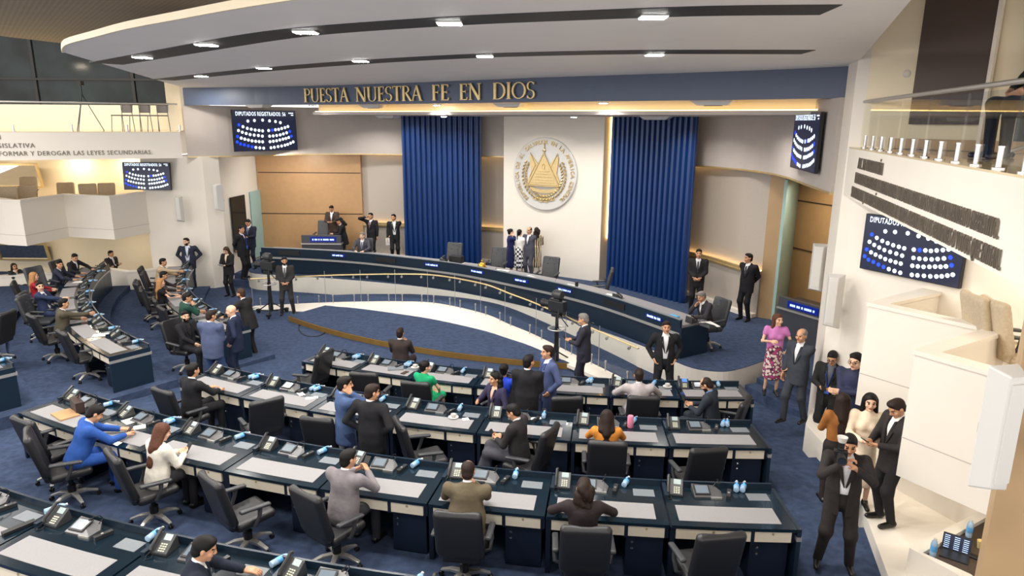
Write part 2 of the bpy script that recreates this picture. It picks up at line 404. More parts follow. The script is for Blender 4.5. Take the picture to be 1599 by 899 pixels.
# niche ceiling slab and its lit front
FAS = [(-10.3, 22.1), (-7.8, 21.35), (-6.0, 20.45), (-4.22, 19.4), (-1.61, 17.55), (0.68, 15.78), (2.58, 14.53), (4.2, 13.46), (5.11, 12.74), (5.75, 12.1)]
fas = smooth_line(FAS, 4)
lipline = [p for p in offset(fas, 0.75)]
lipline = [p for p in lipline if p[0] > -6.3]
m_ = MB(); m_.prism(lipline + [(6.5, 13), (7, 17.5), (5.5, 20.5), (2, 23.5), (-4, 25.1), (-5.6, 24.9)], 5.66, 5.74); struct(m_.build('ceiling_niche', M['greyhi']))
m_ = MB(); l2 = offset(lipline, 0.25); m_.ribbon(l2, offset(l2, 0.05), 5.74, 6.45); struct(m_.build('trim_cove_back', M['cream']))
led_line('cove_light_strip', offset(lipline, 0.1), 5.745, label='long warm light strip in the ceiling cove behind the blue fascia')
m_ = MB(); m_.ribbon(fas, offset(fas, 0.14), 5.93, 6.45); struct(m_.build('trim_fascia', M['fascia']))

# ---------------------------------------------------------------- ceilings
CZ = 6.45
EDGE = [(-6.68, 10.67), (-5.95, 9.6), (-5.02, 8.67), (-4.19, 7.87), (-3.27, 7.11), (-2.21, 6.26), (-1.0, 5.45), (0.4, 4.7), (2.2, 4.1), (3.0, 4.0)]
edge = smooth_line(EDGE, 4)
m_ = MB(); m_.prism([(-10.3, 22.2)] + edge + [(3.0, 5.46), (5.5, 11.46), (5.8, 12.2)] + [(x, y + 0.05) for x, y in fas[::-1]][1:-1], CZ, CZ + 0.06)
struct(m_.build('ceiling', M['ceil']))
m_ = MB(); e2 = offset(edge, 0.05); m_.ribbon(edge, offset(edge, -0.03), CZ - 0.005, CZ + 0.07); struct(m_.build('trim_ceiling_edge', M['cream']))
ledge_ = offset(edge, 0.25)
led_line('cove_light_strip', offset(edge, 0.10), CZ + 0.065, label='warm light strip along the curved outer edge of the white ceiling')
def up_light(line, z, n, power, down=False):
    for p in resample(line, n):
        area_light('cove_glow', (p[0], p[1], z), 0.5, power, (1.0, 0.78, 0.42), (p[0], p[1], z + (-1 if down else 1)))
m_ = MB(); m_.prism([(-9.6, -3), (16, -3), (16, 20), (-6, 24.5), (-11.3, 24.5), (-13.2, 18.7), (-12.6, 14.9)], 7.55, 7.7)
# main slatted ceiling, over the white one
struct(m_.build('ceiling_slatted', M['slat']))
# ceiling slots as flat strips, recess shade put into their colour, with their lamps
SL1 = [(255, 124.5), (400, 109.5), (560, 97), (700, 89), (800, 85), (1000, 81), (1262, 81)]
SL2 = [(166, 99), (300, 76), (400, 59), (500, 47), (700, 33), (900, 24), (1100, 17), (1297, 15)]
for (pl, w) in ((SL1, (5.5, 5.5)), (SL2, (4, 6.5))):
    pts = smooth_line([P(x, y, CZ) for x, y in pl], 4)
    q = MB(); q.ribbon(offset(pts, 0.27), offset(pts, -0.27), CZ - 0.006, CZ + 0.02)
    struct(q.build('trim_ceiling_slot', M['slot']))
lamps = [(314, 118, 'lower'), (412, 105, 'lower'), (563, 94, 'lower'), (757, 86, 'lower'), (1022, 84, 'lower'),
         (222, 88, 'upper'), (322, 68, 'upper'), (477, 48, 'upper'), (702, 34, 'upper'), (1020, 24, 'upper')]
cnt = {'lower': 0, 'upper': 0}
for (x, y, row) in lamps:
    X, Y = P(x, y, CZ)
    cnt[row] += 1
    e = empty('ceiling_lamp', (X, Y, CZ), 0, '%s lamp from the left in the %s dark ceiling slot' % (ORD[cnt[row] - 1], 'shorter' if row == 'lower' else 'longer'), 'ceiling lamp', 'lamps in the ceiling slots')
    q = MB(); q.box(-0.125, 0.125, -0.1, 0.1, -0.02, 0.0); q.build('housing', M['whiteplast'], e)
    q = MB(); q.box(-0.115, 0.115, -0.09, 0.09, -0.026, -0.02); q.build('lamp_face', M['lamp'], e)
    area_light('slot_light', (X, Y, CZ - 0.08), 0.3, 70, NEUT, (X, Y, 0))
# small downlights under the fascia and in the niche
for k, (x, y, Y) in enumerate([(488, 166, 20.6), (682, 166, 18.6), (942, 163, 15.4), (693, 184, 21.5), (896, 184, 19.6)]):
    X, Yy, Z = D(x, y, Y); Z = 5.655 if k > 2 else 5.925
    where = ['under the fascia, below the gilded letters at their start', 'under the fascia, between the gilded words', 'under the fascia, right of the gilded words', 'in the niche ceiling before the left fluted panel', 'in the niche ceiling before the wall emblem'][k]
    e = empty('downlight', (X, Yy, Z), 0, 'small round downlight ' + where, 'downlight')
    q = MB(); q.lathe([(0.12, 0), (0.12, -0.02), (0.09, -0.03)]); q.build('rim', M['whiteplast'], e)
    q = MB(); q.lathe([(0.085, -0.028), (0.085, -0.036)]); q.build('lamp_face', M['lamp'], e)
    area_light('downlight_beam', (X, Yy, Z - 0.06), 0.2, 25, NEUT, (X + 0.3, Yy + 0.5, 0), spread=130)
for k, (x, y, Y, w) in enumerate([(404, 166, 21.0, 0.8), (583, 167, 19.9, 0.75), (797, 167, 17.2, 0.8), (1114, 160, 14.2, 0.85), (606, 184, 22.5, 0.8), (1025, 184, 19.0, 0.85)]):
    X, Yy, Z = D(x, y, Y); Z = 5.66 if k > 3 else 5.93
    wh = ['first from the left under the fascia', 'second from the left under the fascia', 'third from the left under the fascia', 'rightmost under the fascia', 'in the niche ceiling left of the left fluted panel', 'in the niche ceiling above the right fluted panel'][k]
    e = empty('air_diffuser', (X, Yy, Z), R(-30), 'pale tapered ceiling box ' + wh, 'air diffuser', 'tapered boxes under the stage ceiling')
    q = MB(); a = w / 2
    q.add([(-a, -0.2, 0), (a, -0.2, 0), (a, 0.2, 0), (-a, 0.2, 0), (-a * .7, -0.12, -0.09), (a * .7, -0.12, -0.09), (a * .7, 0.12, -0.09), (-a * .7, 0.12, -0.09)],
          [(0, 1, 2, 3), (7, 6, 5, 4), (0, 4, 5, 1), (1, 5, 6, 2), (2, 6, 7, 3), (3, 7, 4, 0)])
    q.build('housing', M['whiteplast'], e)
    q = MB(); q.box(-a * .4, a * .4, -0.08, 0.08, -0.1, -0.088); q.build('vent', M['slot'], e)
area_light('niche_light', (-7.6, 23.6, 4.3), 0.35, 40, NEUT, (-7.5, 24.5, 1)); area_light('niche_light', (-9.5, 20.9, 6.35), 0.4, 40, NEUT, (-9.2, 21.6, 0))
# light into the niche (lamps of its ceiling)
for (x, y, p) in [(-4.9, 23.4, 60), (-3.6, 23.0, 30), (-2.4, 22.2, 50), (0.2, 20.9, 50), (2.0, 19.4, 50), (4.2, 17.6, 55), (5.0, 15.4, 45)]:
    area_light('niche_light', (x, y, 5.6), 0.35, p * .6, NEUT, (x + 0.2, y + 0.3, 0), spread=140)

# ---------------------------------------------------------------- fluted panels
def fluted(name, p0, p1, nfl, label, bow=0.0):
    a = Vector(p0); b = Vector(p1); t_ = (b - a); L = t_.length; t_.normalize(); n_ = Vector((t_.y, -t_.x))
    e = empty(name, (a.x, a.y, STAGE), 0, label, 'fluted panel')
    N = nfl * 6; F = []; Bk = []
    for i in range(N + 1):
        s = i / N; ph = (s * nfl) % 1.0 if i < N else 0.0
        h = (0.0, 0.075, 0.10, 0.10, 0.075, 0.0)[i % 6] if i < N else 0.0
        q = t_ * (s * L) + n_ * (h + bow * math.sin(PI * s)); r_ = t_ * (s * L) - n_ * 0.08
        F.append((q.x, q.y)); Bk.append((r_.x, r_.y))
    m_ = MB(); m_.ribbon(F, Bk, 0.0, 5.655 - STAGE); m_.build('flutes', M['blue'], e)
    q = MB()
    q.ribbon([(F[0][0], F[0][1]), (F[-1][0], F[-1][1])], [(Bk[0][0] - n_.x * .1, Bk[0][1] - n_.y * .1), (Bk[-1][0] - n_.x * .1, Bk[-1][1] - n_.y * .1)], 0.0, 0.03); q.build('base', M['dark'], e)
    return e
fluted('fluted_panel', (-3.82, 23.95), (-1.08, 23.4), 15, 'tall royal blue fluted wall panel left of the emblem')
fluted('fluted_panel', (2.98, 20.95), (4.86, 18.62), 16, 'tall royal blue fluted wall panel right of the emblem')
q = MB(); q.ribbon([(2.72, 21.75), (3.05, 21.55)], [(2.78, 21.85), (3.1, 21.65)], 1.9, 5.66)
tag(q.build('cove_light_strip', M['led']), 'vertical warm light strip in the gap right of the emblem wall', 'light strip')

# ---------------------------------------------------------------- emblem wall and emblem
t_ = Vector((0.85, -0.53)).normalized(); n_ = Vector((t_.y, -t_.x))          # along the wall, and towards the hall
mc = Vector(P(935, 440, STAGE)); p_r = mc; p_l = mc - t_ * 3.62
m_ = MB(); m_.prism([tuple(p_l), tuple(p_r), tuple(p_r - n_ * 0.9), tuple(p_l - n_ * 0.5)], STAGE, 5.7)
struct(m_.build('wall_emblem', M['white']))
def on_emblem_wall(px, py):
    d = pix(px, py); # intersect with the vertical plane through p_l, p_r
    s = (mc.x * n_.x + mc.y * n_.y) / (d[0] * n_.x + d[1] * n_.y)
    return Vector((d[0] * s, d[1] * s, CAM_H + d[2] * s))
ec = on_emblem_wall(851.5, 272)
RE = 1.17
em = empty('wall_emblem', tuple(ec + Vector((n_.x, n_.y, 0)) * 0.02), 0, 'round white and gold national coat of arms on the stage wall', 'wall emblem')
em.name = 'coat_of_arms'
em.matrix_world = Matrix.Translation(ec) @ Matrix(((t_.x, 0, n_.x), (t_.y, 0, n_.y), (0, 1, 0))).to_4x4()
def eb(mb, name, m, **k): o = mb.build(name, m, em, **k); return o
q = MB(); q.lathe([(RE, 0.0), (RE, 0.05), (RE - 0.03, 0.07), (0.001, 0.07)], n=64); eb(q, 'disc', M['whiteplast'])
v, f_ = [], []
s_ = 'REPÚBLICA DE EL SALVADOR EN LA AMÉRICA CENTRAL'
tot = 288.0; q = MB()
for i, ch in enumerate(s_):
    if ch == ' ': continue
    a = -144 + tot * (i + 0.5) / len(s_)
    vv, ff = text_mesh(ch, 0.185, 0.012, 'CENTER')
    ca, sa = math.cos(R(-a)), math.sin(R(-a)); rr = RE - 0.21
    q.add([(x * ca - (y + rr) * sa, x * sa + (y + rr) * ca, z + 0.09) for x, y, z in vv], ff)
eb(q, 'ring_lettering', M['gold'])
q = MB()   # triangle with its raised frame
def flat(mb, pts, z0, z1):
    n = len(pts); mb.add([(x, y, z0) for x, y in pts] + [(x, y, z1) for x, y in pts], [tuple(range(n))[::-1], tuple(range(n, 2 * n))] + [(i, (i + 1) % n, (i + 1) % n + n, i + n) for i in range(n)])
flat(q, [(-0.54, -0.34), (0.54, -0.34), (0.0, 0.62)], 0.07, 0.13)
eb(q, 'triangle', M['gold'])
q = MB()
for (a, b) in [((-0.58, -0.37), (0.58, -0.37)), ((0.58, -0.37), (0.0, 0.67)), ((0.0, 0.67), (-0.58, -0.37))]:
    q.tube([(a[0], a[1], 0.13), (b[0], b[1], 0.13)], 0.022, 6)
for k in range(5): q.tube([(-0.42 + 0.05 * k, -0.26 + 0.09 * k, 0.135), (0.42 - 0.05 * k, -0.26 + 0.09 * k, 0.135)], 0.01, 5)
q.tube([(0.05 * math.cos(a), 0.24 + 0.09 * math.sin(a), 0.135) for a in np.linspace(0, 2 * PI, 13)], 0.012, 5)
eb(q, 'triangle_frame', M['gold'])
q = MB()   # staff and flags
q.tube([(0, 0.6, 0.11), (0, 0.98, 0.11)], 0.02, 6); q.lathe([(0.05, 0), (0.05, 0.03), (0.0, 0.05)], (0, 0.76, 0.1), 8)
eb(q, 'staff', M['gold'])
for sgn in (-1, 1):
    q = MB()
    flat(q, [(sgn * 0.16, 0.25), (sgn * 0.47, 0.62), (sgn * 0.53, 0.55), (sgn * 0.47, 0.05), (sgn * 0.62, -0.3), (sgn * 0.45, -0.32)], 0.07, 0.115)
    q.tube([(sgn * 0.2, 0.1, 0.12), (sgn * 0.5, 0.68, 0.12)], 0.014, 5)
    q.tube([(sgn * 0.3, 0.3, 0.12), (sgn * 0.52, -0.1, 0.12)], 0.012, 5)
    eb(q, 'flag', M['gold'])
    q = MB()
    for k in range(16):   # laurel branch
        a = R(-98 + 128 * k / 15) if sgn > 0 else R(278 - 128 * k / 15)
        cx, cy = 0.73 * math.cos(a), 0.73 * math.sin(a) - 0.02
        for dr in (-0.06, 0.06):
            a2 = a + sgn * 0.55 * (1 if dr >= 0 else -1) + (PI / 2 if sgn > 0 else -PI / 2)
            ex, ey = cx + dr * math.cos(a), cy + dr * math.sin(a)
            q.lathe([(0.0, -0.07), (0.033, -0.02), (0.033, 0.02), (0.0, 0.08)], (ex, ey, 0.1), 5, Matrix.Rotation(a2 - PI / 2, 3, 'Z') @ Matrix.Rotation(R(-90), 3, 'X'))
    eb(q, 'laurel_branch', M['gold'])
q = MB()   # scroll and tied ribbon below
q.strip3([(x, -0.47 - 0.12 * math.cos(x * 2.6) + 0.10, 0.07) for x in np.linspace(-0.5, 0.5, 15)], [(x, -0.47 - 0.12 * math.cos(x * 2.6) + 0.10, 0.12) for x in np.linspace(-0.5, 0.5, 15)],
         [(x, -0.58 - 0.12 * math.cos(x * 2.6) + 0.10, 0.12) for x in np.linspace(-0.5, 0.5, 15)], [(x, -0.58 - 0.12 * math.cos(x * 2.6) + 0.10, 0.07) for x in np.linspace(-0.5, 0.5, 15)])
flat(q, [(-0.42, -0.78), (-0.3, -0.84), (0, -0.74), (0.3, -0.84), (0.42, -0.78), (0.3, -0.72), (0.12, -0.9), (0, -0.86), (-0.12, -0.9), (-0.3, -0.72)], 0.07, 0.1)
eb(q, 'scroll', M['gold'])

# ---------------------------------------------------------------- gilded words on the fascia: hand-drawn roman capitals
def roman(ch):
    """strokes (x0,y0,x1,y1,w) and arcs ('a',cx,cy,rx,ry,a0,a1,w) in a unit-high box"""
    T, t2 = 0.15, 0.07
    sf = lambda x, y, w=0.26: (x - w / 2, y, x + w / 2, y, 0.045)
    g = {'P': (0.62, [(0.16, 0, 0.16, 1, T), sf(0.16, 0.02), (0.04, 0.98, 0.34, 0.98, 0.05), ('a', 0.3, 0.75, 0.27, 0.235, 90, -90, 0.11), (0.16, 0.52, 0.32, 0.52, 0.05)]),
         'U': (0.82, [(0.16, 0.3, 0.16, 1, T), sf(0.16, 0.98), (0.68, 0.3, 0.68, 1, t2), sf(0.68, 0.98, 0.22), ('a', 0.42, 0.3, 0.26, 0.29, 180, 360, 0.09)]),
         'E': (0.6, [(0.16, 0, 0.16, 1, T), (0.05, 0.02, 0.52, 0.02, 0.05), (0.05, 0.98, 0.5, 0.98, 0.05), (0.16, 0.52, 0.42, 0.52, 0.05), (0.51, 0.0, 0.53, 0.17, 0.05), (0.49, 0.84, 0.5, 1, 0.05), (0.42, 0.44, 0.42, 0.6, 0.04)]),
         'F': (0.58, [(0.16, 0, 0.16, 1, T), sf(0.16, 0.02), (0.05, 0.98, 0.5, 0.98, 0.05), (0.16, 0.52, 0.42, 0.52, 0.05), (0.49, 0.84, 0.5, 1, 0.05), (0.42, 0.44, 0.42, 0.6, 0.04)]),
         'S': (0.56, [('a', 0.28, 0.74, 0.2, 0.24, 35, 270, 0.1), ('a', 0.27, 0.26, 0.21, 0.24, 90, -150, 0.11), (0.08, 0.04, 0.08, 0.2, 0.05), (0.46, 0.82, 0.46, 0.96, 0.05)]),
         'T': (0.7, [(0.35, 0, 0.35, 1, T), sf(0.35, 0.02), (0.03, 0.98, 0.67, 0.98, 0.05), (0.04, 0.84, 0.04, 1, 0.05), (0.66, 0.84, 0.66, 1, 0.05)]),
         'A': (0.82, [(0.1, 0, 0.4, 1, t2), (0.4, 1, 0.72, 0, T), sf(0.1, 0.02, 0.22), sf(0.72, 0.02), (0.2, 0.36, 0.6, 0.36, 0.05)]),
         'N': (0.86, [(0.14, 0, 0.14, 1, t2), (0.12, 1, 0.72, 0, T), (0.72, 0, 0.72, 1, t2), sf(0.14, 0.02, 0.22), sf(0.08, 0.98, 0.2), sf(0.72, 0.98, 0.22)]),
         'R': (0.74, [(0.16, 0, 0.16, 1, T), sf(0.16, 0.02), (0.04, 0.98, 0.32, 0.98, 0.05), ('a', 0.3, 0.76, 0.25, 0.225, 90, -90, 0.11), (0.16, 0.53, 0.32, 0.53, 0.05), (0.34, 0.52, 0.7, 0.0, 0.13)]),
         'D': (0.84, [(0.16, 0, 0.16, 1, T), (0.05, 0.02, 0.36, 0.02, 0.05), (0.05, 0.98, 0.36, 0.98, 0.05), ('a', 0.34, 0.5, 0.42, 0.48, 90, -90, 0.13)]),
         'I': (0.34, [(0.17, 0, 0.17, 1, T), sf(0.17, 0.02), sf(0.17, 0.98)]),
         'O': (0.92, [('a', 0.46, 0.5, 0.39, 0.47, 0, 360, 0.12)]),
         ' ': (0.55, [])}
    return g[ch]
def roman_mesh(mb, ch, xf):
    w, st_ = roman(ch)
    for s in st_:
        if s[0] == 'a':
            _, cx, cy, rx, ry, a0, a1, wd = s; n = 14; o_, i_ = [], []
            for k in range(n + 1):
                a = R(a0 + (a1 - a0) * k / n); th = wd * (0.55 + 0.45 * abs(math.cos(a))) / 2
                o_.append((cx + (rx + th) * math.cos(a), cy + (ry + th * .6) * math.sin(a))); i_.append((cx + (rx - th) * math.cos(a), cy + (ry - th * .6) * math.sin(a)))
            mb.strip3([xf(x, y, 0) for x, y in o_], [xf(x, y, 1) for x, y in o_], [xf(x, y, 1) for x, y in i_], [xf(x, y, 0) for x, y in i_])
        else:
            x0, y0, x1, y1, wd = s; d = Vector((x1 - x0, y1 - y0)).normalized(); nn = Vector((-d.y, d.x)) * wd / 2
            pts = [(x0 + nn.x, y0 + nn.y), (x1 + nn.x, y1 + nn.y), (x1 - nn.x, y1 - nn.y), (x0 - nn.x, y0 - nn.y)]
            mb.add([xf(x, y, 0) for x, y in pts] + [xf(x, y, 1) for x, y in pts], [(3, 2, 1, 0), (4, 5, 6, 7), (0, 1, 5, 4), (1, 2, 6, 5), (2, 3, 7, 6), (3, 0, 4, 7)])
    return w
def fas_at(px):   # point and tangent of the fascia front at an image column
    best = None
    for i in range(len(fas) - 1):
        a, b = fas[i], fas[i + 1]
        d = pix(px, 145); k = d[0] / d[1]
        den = (b[0] - a[0]) - k * (b[1] - a[1])
        s = (k * a[1] - a[0]) / den if abs(den) > 1e-9 else -1
        if 0 <= s <= 1: return Vector((a[0] + (b[0] - a[0]) * s, a[1] + (b[1] - a[1]) * s)), (Vector(b) - Vector(a)).normalized()
words = [('PUESTA', 476, 546), ('NUESTRA', 557, 661), ('FE', 676, 704), ('EN', 719, 754), ('DIOS', 771, 838)]
for wd, xa, xb in words:
    e = None; q = MB()
    ws = [roman(c)[0] for c in wd]; tot = sum(ws); acc = 0
    for c, w in zip(wd, ws):
        p, tg = fas_at(xa + (xb - xa) * acc / tot); p2, _ = fas_at(xa + (xb - xa) * (acc + w) / tot)
        L = (p2 - p).length; sx = L / w; nn = Vector((tg.y, -tg.x)); tt = (p2 - p).normalized()
        def xf(x, y, z, p=p, tt=tt, nn=nn, sx=sx): 
            h = p + tt * (x * sx) + nn * (0.02 + 0.04 * z); return (h.x, h.y, 6.0 + y * 0.375)
        roman_mesh(q, c, xf); acc += w
    o = q.build('gilded_word', M['gold'])
    tag(o, 'raised gilded capitals reading %s on the blue fascia' % wd, 'lettering', 'gilded motto on the fascia')
# ---------------------------------------------------------------- right side: pillar, galleries
m_ = MB(); m_.prism([(5.52, 11.8), (5.28, 11.0), (5.42, 10.65), (7.5, 10.65), (7.5, 13.4), (6.3, 13.2)], 0, 8.5); struct(m_.build('wall_pillar_right', M['white']))
m_ = MB(); m_.prism([(7.0, 18.7), (6.45, 17.25), (6.75, 17.05), (7.6, 18.5)], STAGE, 4.35); struct(m_.build('trim_beige_column', M['tan2']))
m_ = MB(); m_.prism([(7.55, 18.75), (6.72, 17.1), (6.78, 17.04), (7.62, 18.65)], STAGE, 4.2)
q = MB(); q.prism([(6.72, 17.02), (7.72, 18.72), (7.78, 18.66), (6.78, 16.98)], STAGE, 4.15); o = q.build('window_1', M['frost']); struct(o)
m_ = MB(); m_.prism([(7.7, 18.9), (9.0, 15.2), (9.2, 15.3), (7.95, 19.0)], STAGE, 4.6); struct(m_.build('wall_tan_right', M['tan']))
m_ = MB()
for z in (3.45, 2.15): m_.prism([(7.69, 18.86), (8.98, 15.2), (9.0, 15.2), (7.71, 18.9)], z, z + 0.03)
struct(m_.build('trim_tan_grooves_right', M['brown']))
m_ = MB(); m_.prism([(9.0, 15.3), (7.4, 12.9), (7.6, 12.8), (9.3, 15.2)], STAGE, 5.7); struct(m_.build('wall_alcove_right', M['tan']))
m_ = MB(); m_.prism([(5.9, 12.5), (6.25, 14.5), (6.4, 16.6), (6.3, 18.2), (8.2, 19.2), (9.3, 15.2), (7.5, 12.8)], 4.36, 4.42); struct(m_.build('ceiling_alcove', M['tan2']))
area_light('alcove_light', (7.3, 16.6, 4.3), 0.3, 26, WARM, (8.0, 16.8, 2), spread=150)
m_ = MB(); m_.prism([(7.9, 18.9), (6.5, 20.0), (5.6, 21.3), (5.8, 21.4), (6.8, 20.2), (8.1, 19.1)], STAGE, 4.5); struct(m_.build('wall_behind_niche', M['grey']))

RWALL = [(5.35, 10.75), (7.3, 7.1), (8.8, 3.6)]
m_ = MB(); m_.ribbon(RWALL, offset(RWALL, 0.2), 0, 4.4); struct(m_.build('wall_gallery_right', M['white']))
m_ = MB(); m_.ribbon(RWALL, offset(RWALL, 0.2), 5.1, 8.5); struct(m_.build('wall_gallery_right_upper', M['cream']))
RAIL = [(5.28, 10.95), (3.62, 4.85), (3.2, 3.3)]
slab = [RAIL[0], RAIL[1], RAIL[2], (8.9, 3.3), (7.4, 7.1), (5.45, 10.75)]
m_ = MB(); m_.prism(slab, 4.4, 5.13); struct(m_.build('wall_gallery_band_right', M['white']))
m_ = MB(); m_.prism(slab, 5.13, 5.15); struct(m_.build('floor_gallery_right', M['tile']))
# dark panel and openings on the upper right wall
def wall_patch(name, m, line, px0, px1, z0, z1, th=0.04, off=-0.03, parent=None):
    a, b = Vector(line[0]), Vector(line[1])
    def hit(px):
        d = pix(px, 300); k = d[0] / d[1]; s = (k * a.y - a.x) / ((b.x - a.x) - k * (b.y - a.y)); return a + (b - a) * s
    p, q_ = hit(px0), hit(px1); L = offset([tuple(p), tuple(q_)], off); L2 = offset([tuple(p), tuple(q_)], off - th)
    mb = MB(); mb.ribbon(L, L2, z0, z1); return mb.build(name, m, parent)
o = wall_patch('dark_wall_panel', M['brown'], RWALL[:2], 1408, 1516, 5.5, 8.5); tag(o, 'tall dark brown panel on the cream wall of the upper right gallery', 'wall panel')
o = wall_patch('trim_panel_edge', M['white'], RWALL[:2], 1517, 1523, 5.15, 8.5, 0.06); struct(o)
o = wall_patch('window_2', M['nightglass'], RWALL[:2], 1572, 1640, 5.3, 8.5, 0.04); struct(o)
o = wall_patch('skirting_band', M['tan2'], RWALL[:2], 1380, 1700, 5.16, 5.3, 0.02); o.name = 'baseboard_gallery'; struct(o)
q = MB(); 
X, Y, Z = D(1416, 115, 9.25)
q.lathe([(0.05, 0), (0.05, 0.02), (0.02, 0.03)], (X, Y, Z), 12, Matrix.Rotation(R(90), 3, 'X')); tag(q.build('wall_sensor', M['whiteplast']), 'small round white sensor on the dark brown wall panel', 'wall sensor')

# glass railing on gallery edge: posts, glass, handrail
def railing(name, line, z0, ztop, npost, glassn, label, parts='steel'):
    e = empty(name, (line[0][0], line[0][1], z0), 0, label, 'railing')
    O = Vector((line[0][0], line[0][1]))
    L = [(p[0] - O.x, p[1] - O.y) for p in line]
    gl = resample(L, glassn + 1)
    for i in range(glassn):
        a, b = Vector(gl[i]), Vector(gl[i + 1]); d = (b - a).normalized() * 0.015
        q = MB(); q.ribbon([tuple(a + d), tuple(b - d)], offset([tuple(a + d), tuple(b - d)], 0.012), 0.04, ztop - z0 - 0.05); q.build('glass_panel', M['glass'], e)
    for p in resample(L, npost)[:]:
        q = MB(); q.lathe([(0.05, 0), (0.05, 0.012), (0.022, 0.015), (0.022, 0.17), (0.026, 0.17), (0.026, 0.185)], (p[0], p[1], 0), 12); q.build('post', M['chrome'], e)
    q = MB(); q.tube([(p[0], p[1], ztop - z0) for p in L], 0.024, 10); q.build('handrail', M['silver'], e, smooth=True)
    return e
railing('glass_railing', offset(RAIL, 0.12), 5.15, 5.83, 17, 7, 'glass railing with a steel handrail on the upper right gallery')

# middle gallery on the right: zigzag parapet
def parapet(name, line, z0, z1, th, m, cap=True, groove=None, side=1):
    mb = MB(); inn = offset(line, side * th); mb.ribbon(line, inn, z0, z1 - 0.05)
    o = struct(mb.build(name, m))
    mb = MB(); mb.ribbon(offset(line, -side * 0.025), offset(line, side * (th + 0.03)), z1 - 0.05, z1); struct(mb.build(name.replace('wall', 'trim') + '_cap', M['white']))
    if groove:
        for g in groove:
            mb = MB(); mb.ribbon(offset(line, -side * 0.004), offset(line, side * 0.01), g, g + 0.012); struct(mb.build('trim_groove', M['greyhi']))
ZZ = [(6.05, 9.65), (4.74, 8.77), (5.54, 7.62), (4.24, 6.82), (5.0, 5.55), (3.85, 4.9), (4.4, 3.8)]
parapet('wall_parapet_right_middle', ZZ, 1.75, 3.2, 0.22, M['white'], groove=(2.2,))
m_ = MB(); m_.prism([(6.05, 9.6), (4.9, 8.8), (5.7, 7.65), (4.4, 6.85), (5.15, 5.6), (4.0, 4.95), (4.5, 3.8), (8.6, 3.6), (7.25, 7.1)], 1.78, 2.1); struct(m_.build('floor_gallery_right_middle', M['tile']))
# lower gallery parapet and the white ledge in front of it
ZL = [(5.95, 9.9), (4.95, 9.1), (5.62, 7.55), (4.38, 6.68), (4.85, 5.75), (4.0, 5.3), (4.2, 4.3)]
ZL = [(p[0], p[1]) for p in (P(1405, 728, .95), P(1535, 795, .95), P(1420, 855, .95), P(1500, 899, .95))]
ZL = [(5.75, 10.0)] + ZL + [(4.9, 4.9)]
m_ = MB(); m_.prism([P(1258, 662, .6), (4.9, 8.95), P(1386, 896, .6), (3.95, 5.5), (6.0, 4.5), (7, 7), (5.5, 10.7), (5.35, 11.3)], 0.0, 0.6); struct(m_.build('floor_ledge_right', M['white']))
mb = MB(); mb.ribbon(ZL, offset(ZL, 0.13), 0.6, 0.95); struct(mb.build('wall_parapet_right_lower', M['white']))
mb = MB(); mb.prism(offset(ZL, 0.1)[1:-1] + [(6.4, 5.0), (7.2, 7.2), (5.9, 9.6)], 0.6, 0.9); struct(mb.build('floor_counter_right_lower', M['deskdark']))
# beige column in front
m_ = MB(); X = D(1530, 899, 4.5)[0]; m_.prism([(X, 4.5), (X + 0.5, 4.1), (X + 0.9, 4.6), (X + 0.35, 5.0)], 0, 4.4); struct(m_.build('wall_column_right_front', M['tan2']))
for (x, y, z, p) in [(6.2, 8.0, 4.3, 26), (5.6, 5.6, 4.3, 22), (6.6, 6.7, 4.3, 20), (5.4, 8.2, 1.7, 8), (5.2, 6.6, 1.7, 8), (5.6, 7.0, 8.2, 60), (6.6, 5.2, 7.4, 50)]:
    area_light('gallery_light', (x, y, z), 0.4, p * .5, WARM, (x, y, 0))

# ---------------------------------------------------------------- left side
m_ = MB(); m_.prism([(-10.95, 22.3), (-9.98, 22.25), (-9.6, 22.6), (-9.35, 25.4), (-11.2, 25.4)], 0, 4.34); struct(m_.build('wall_pillar_left', M['white']))
# dark doorway and frosted door on the side wall
def side_patch(name, m, px0, px1, z0, z1, th=0.05):
    return wall_patch(name, m, [(-9.58, 22.6), (-9.33, 25.4)], px0, px1, z0, z1, th, -0.01)
for nm, a, b, za, zb, mm in [('door_1', 357, 379, 1.1, 2.95, 'nightglass'), ('door_2', 389, 410, 0.6, 3.0, 'frost')]:
    o = side_patch(nm, M[mm], a, b, za, zb); struct(o)
LW = [(-19, 21.9), (-11.9, 22.25), (-10.8, 22.3)]
m_ = MB(); m_.box(-12.0, -10.9, 22.3, 22.6, 0, 4.4); struct(m_.build('wall_left_end', M['white']))
m_ = MB(); m_.box(-24, -11.9, 24.6, 24.8, 0, 4.4); m_.box(-12.05, -11.9, 22.4, 24.8, 0, 4.4); struct(m_.build('wall_gallery_left', M['cream']))
FL = [(-19.5, 15.9), (-13.5, 18.5), (-9.62, 20.2)]
m_ = MB(); m_.prism(FL + [(-10.75, 22.3), (-10.8, 24.7), (-24, 24.7), (-24, 15.9)], 4.4, 5.13); struct(m_.build('wall_gallery_band_left', M['white']))
m_ = MB(); m_.prism(FL + [(-10.75, 22.3), (-10.8, 24.7), (-24, 24.7), (-24, 15.9)], 5.13, 5.15); struct(m_.build('floor_gallery_left', M['tile']))
m_ = MB(); m_.box(-26, -10.6, 24.0, 24.2, 5.15, 5.95); struct(m_.build('wall_gallery_left_upper', M['cream']))
m_ = MB(); m_.box(-26, -10.9, 24.05, 24.15, 5.95, 11); struct(m_.build('window_3', M['nightglass']))
m_ = MB()
for x in (-12.9, -16.2): m_.box(x, x + 0.1, 24.0, 24.08, 5.95, 11)
for z in (6.75,): m_.box(-26, -10.9, 23.98, 24.06, z, z + 0.07)
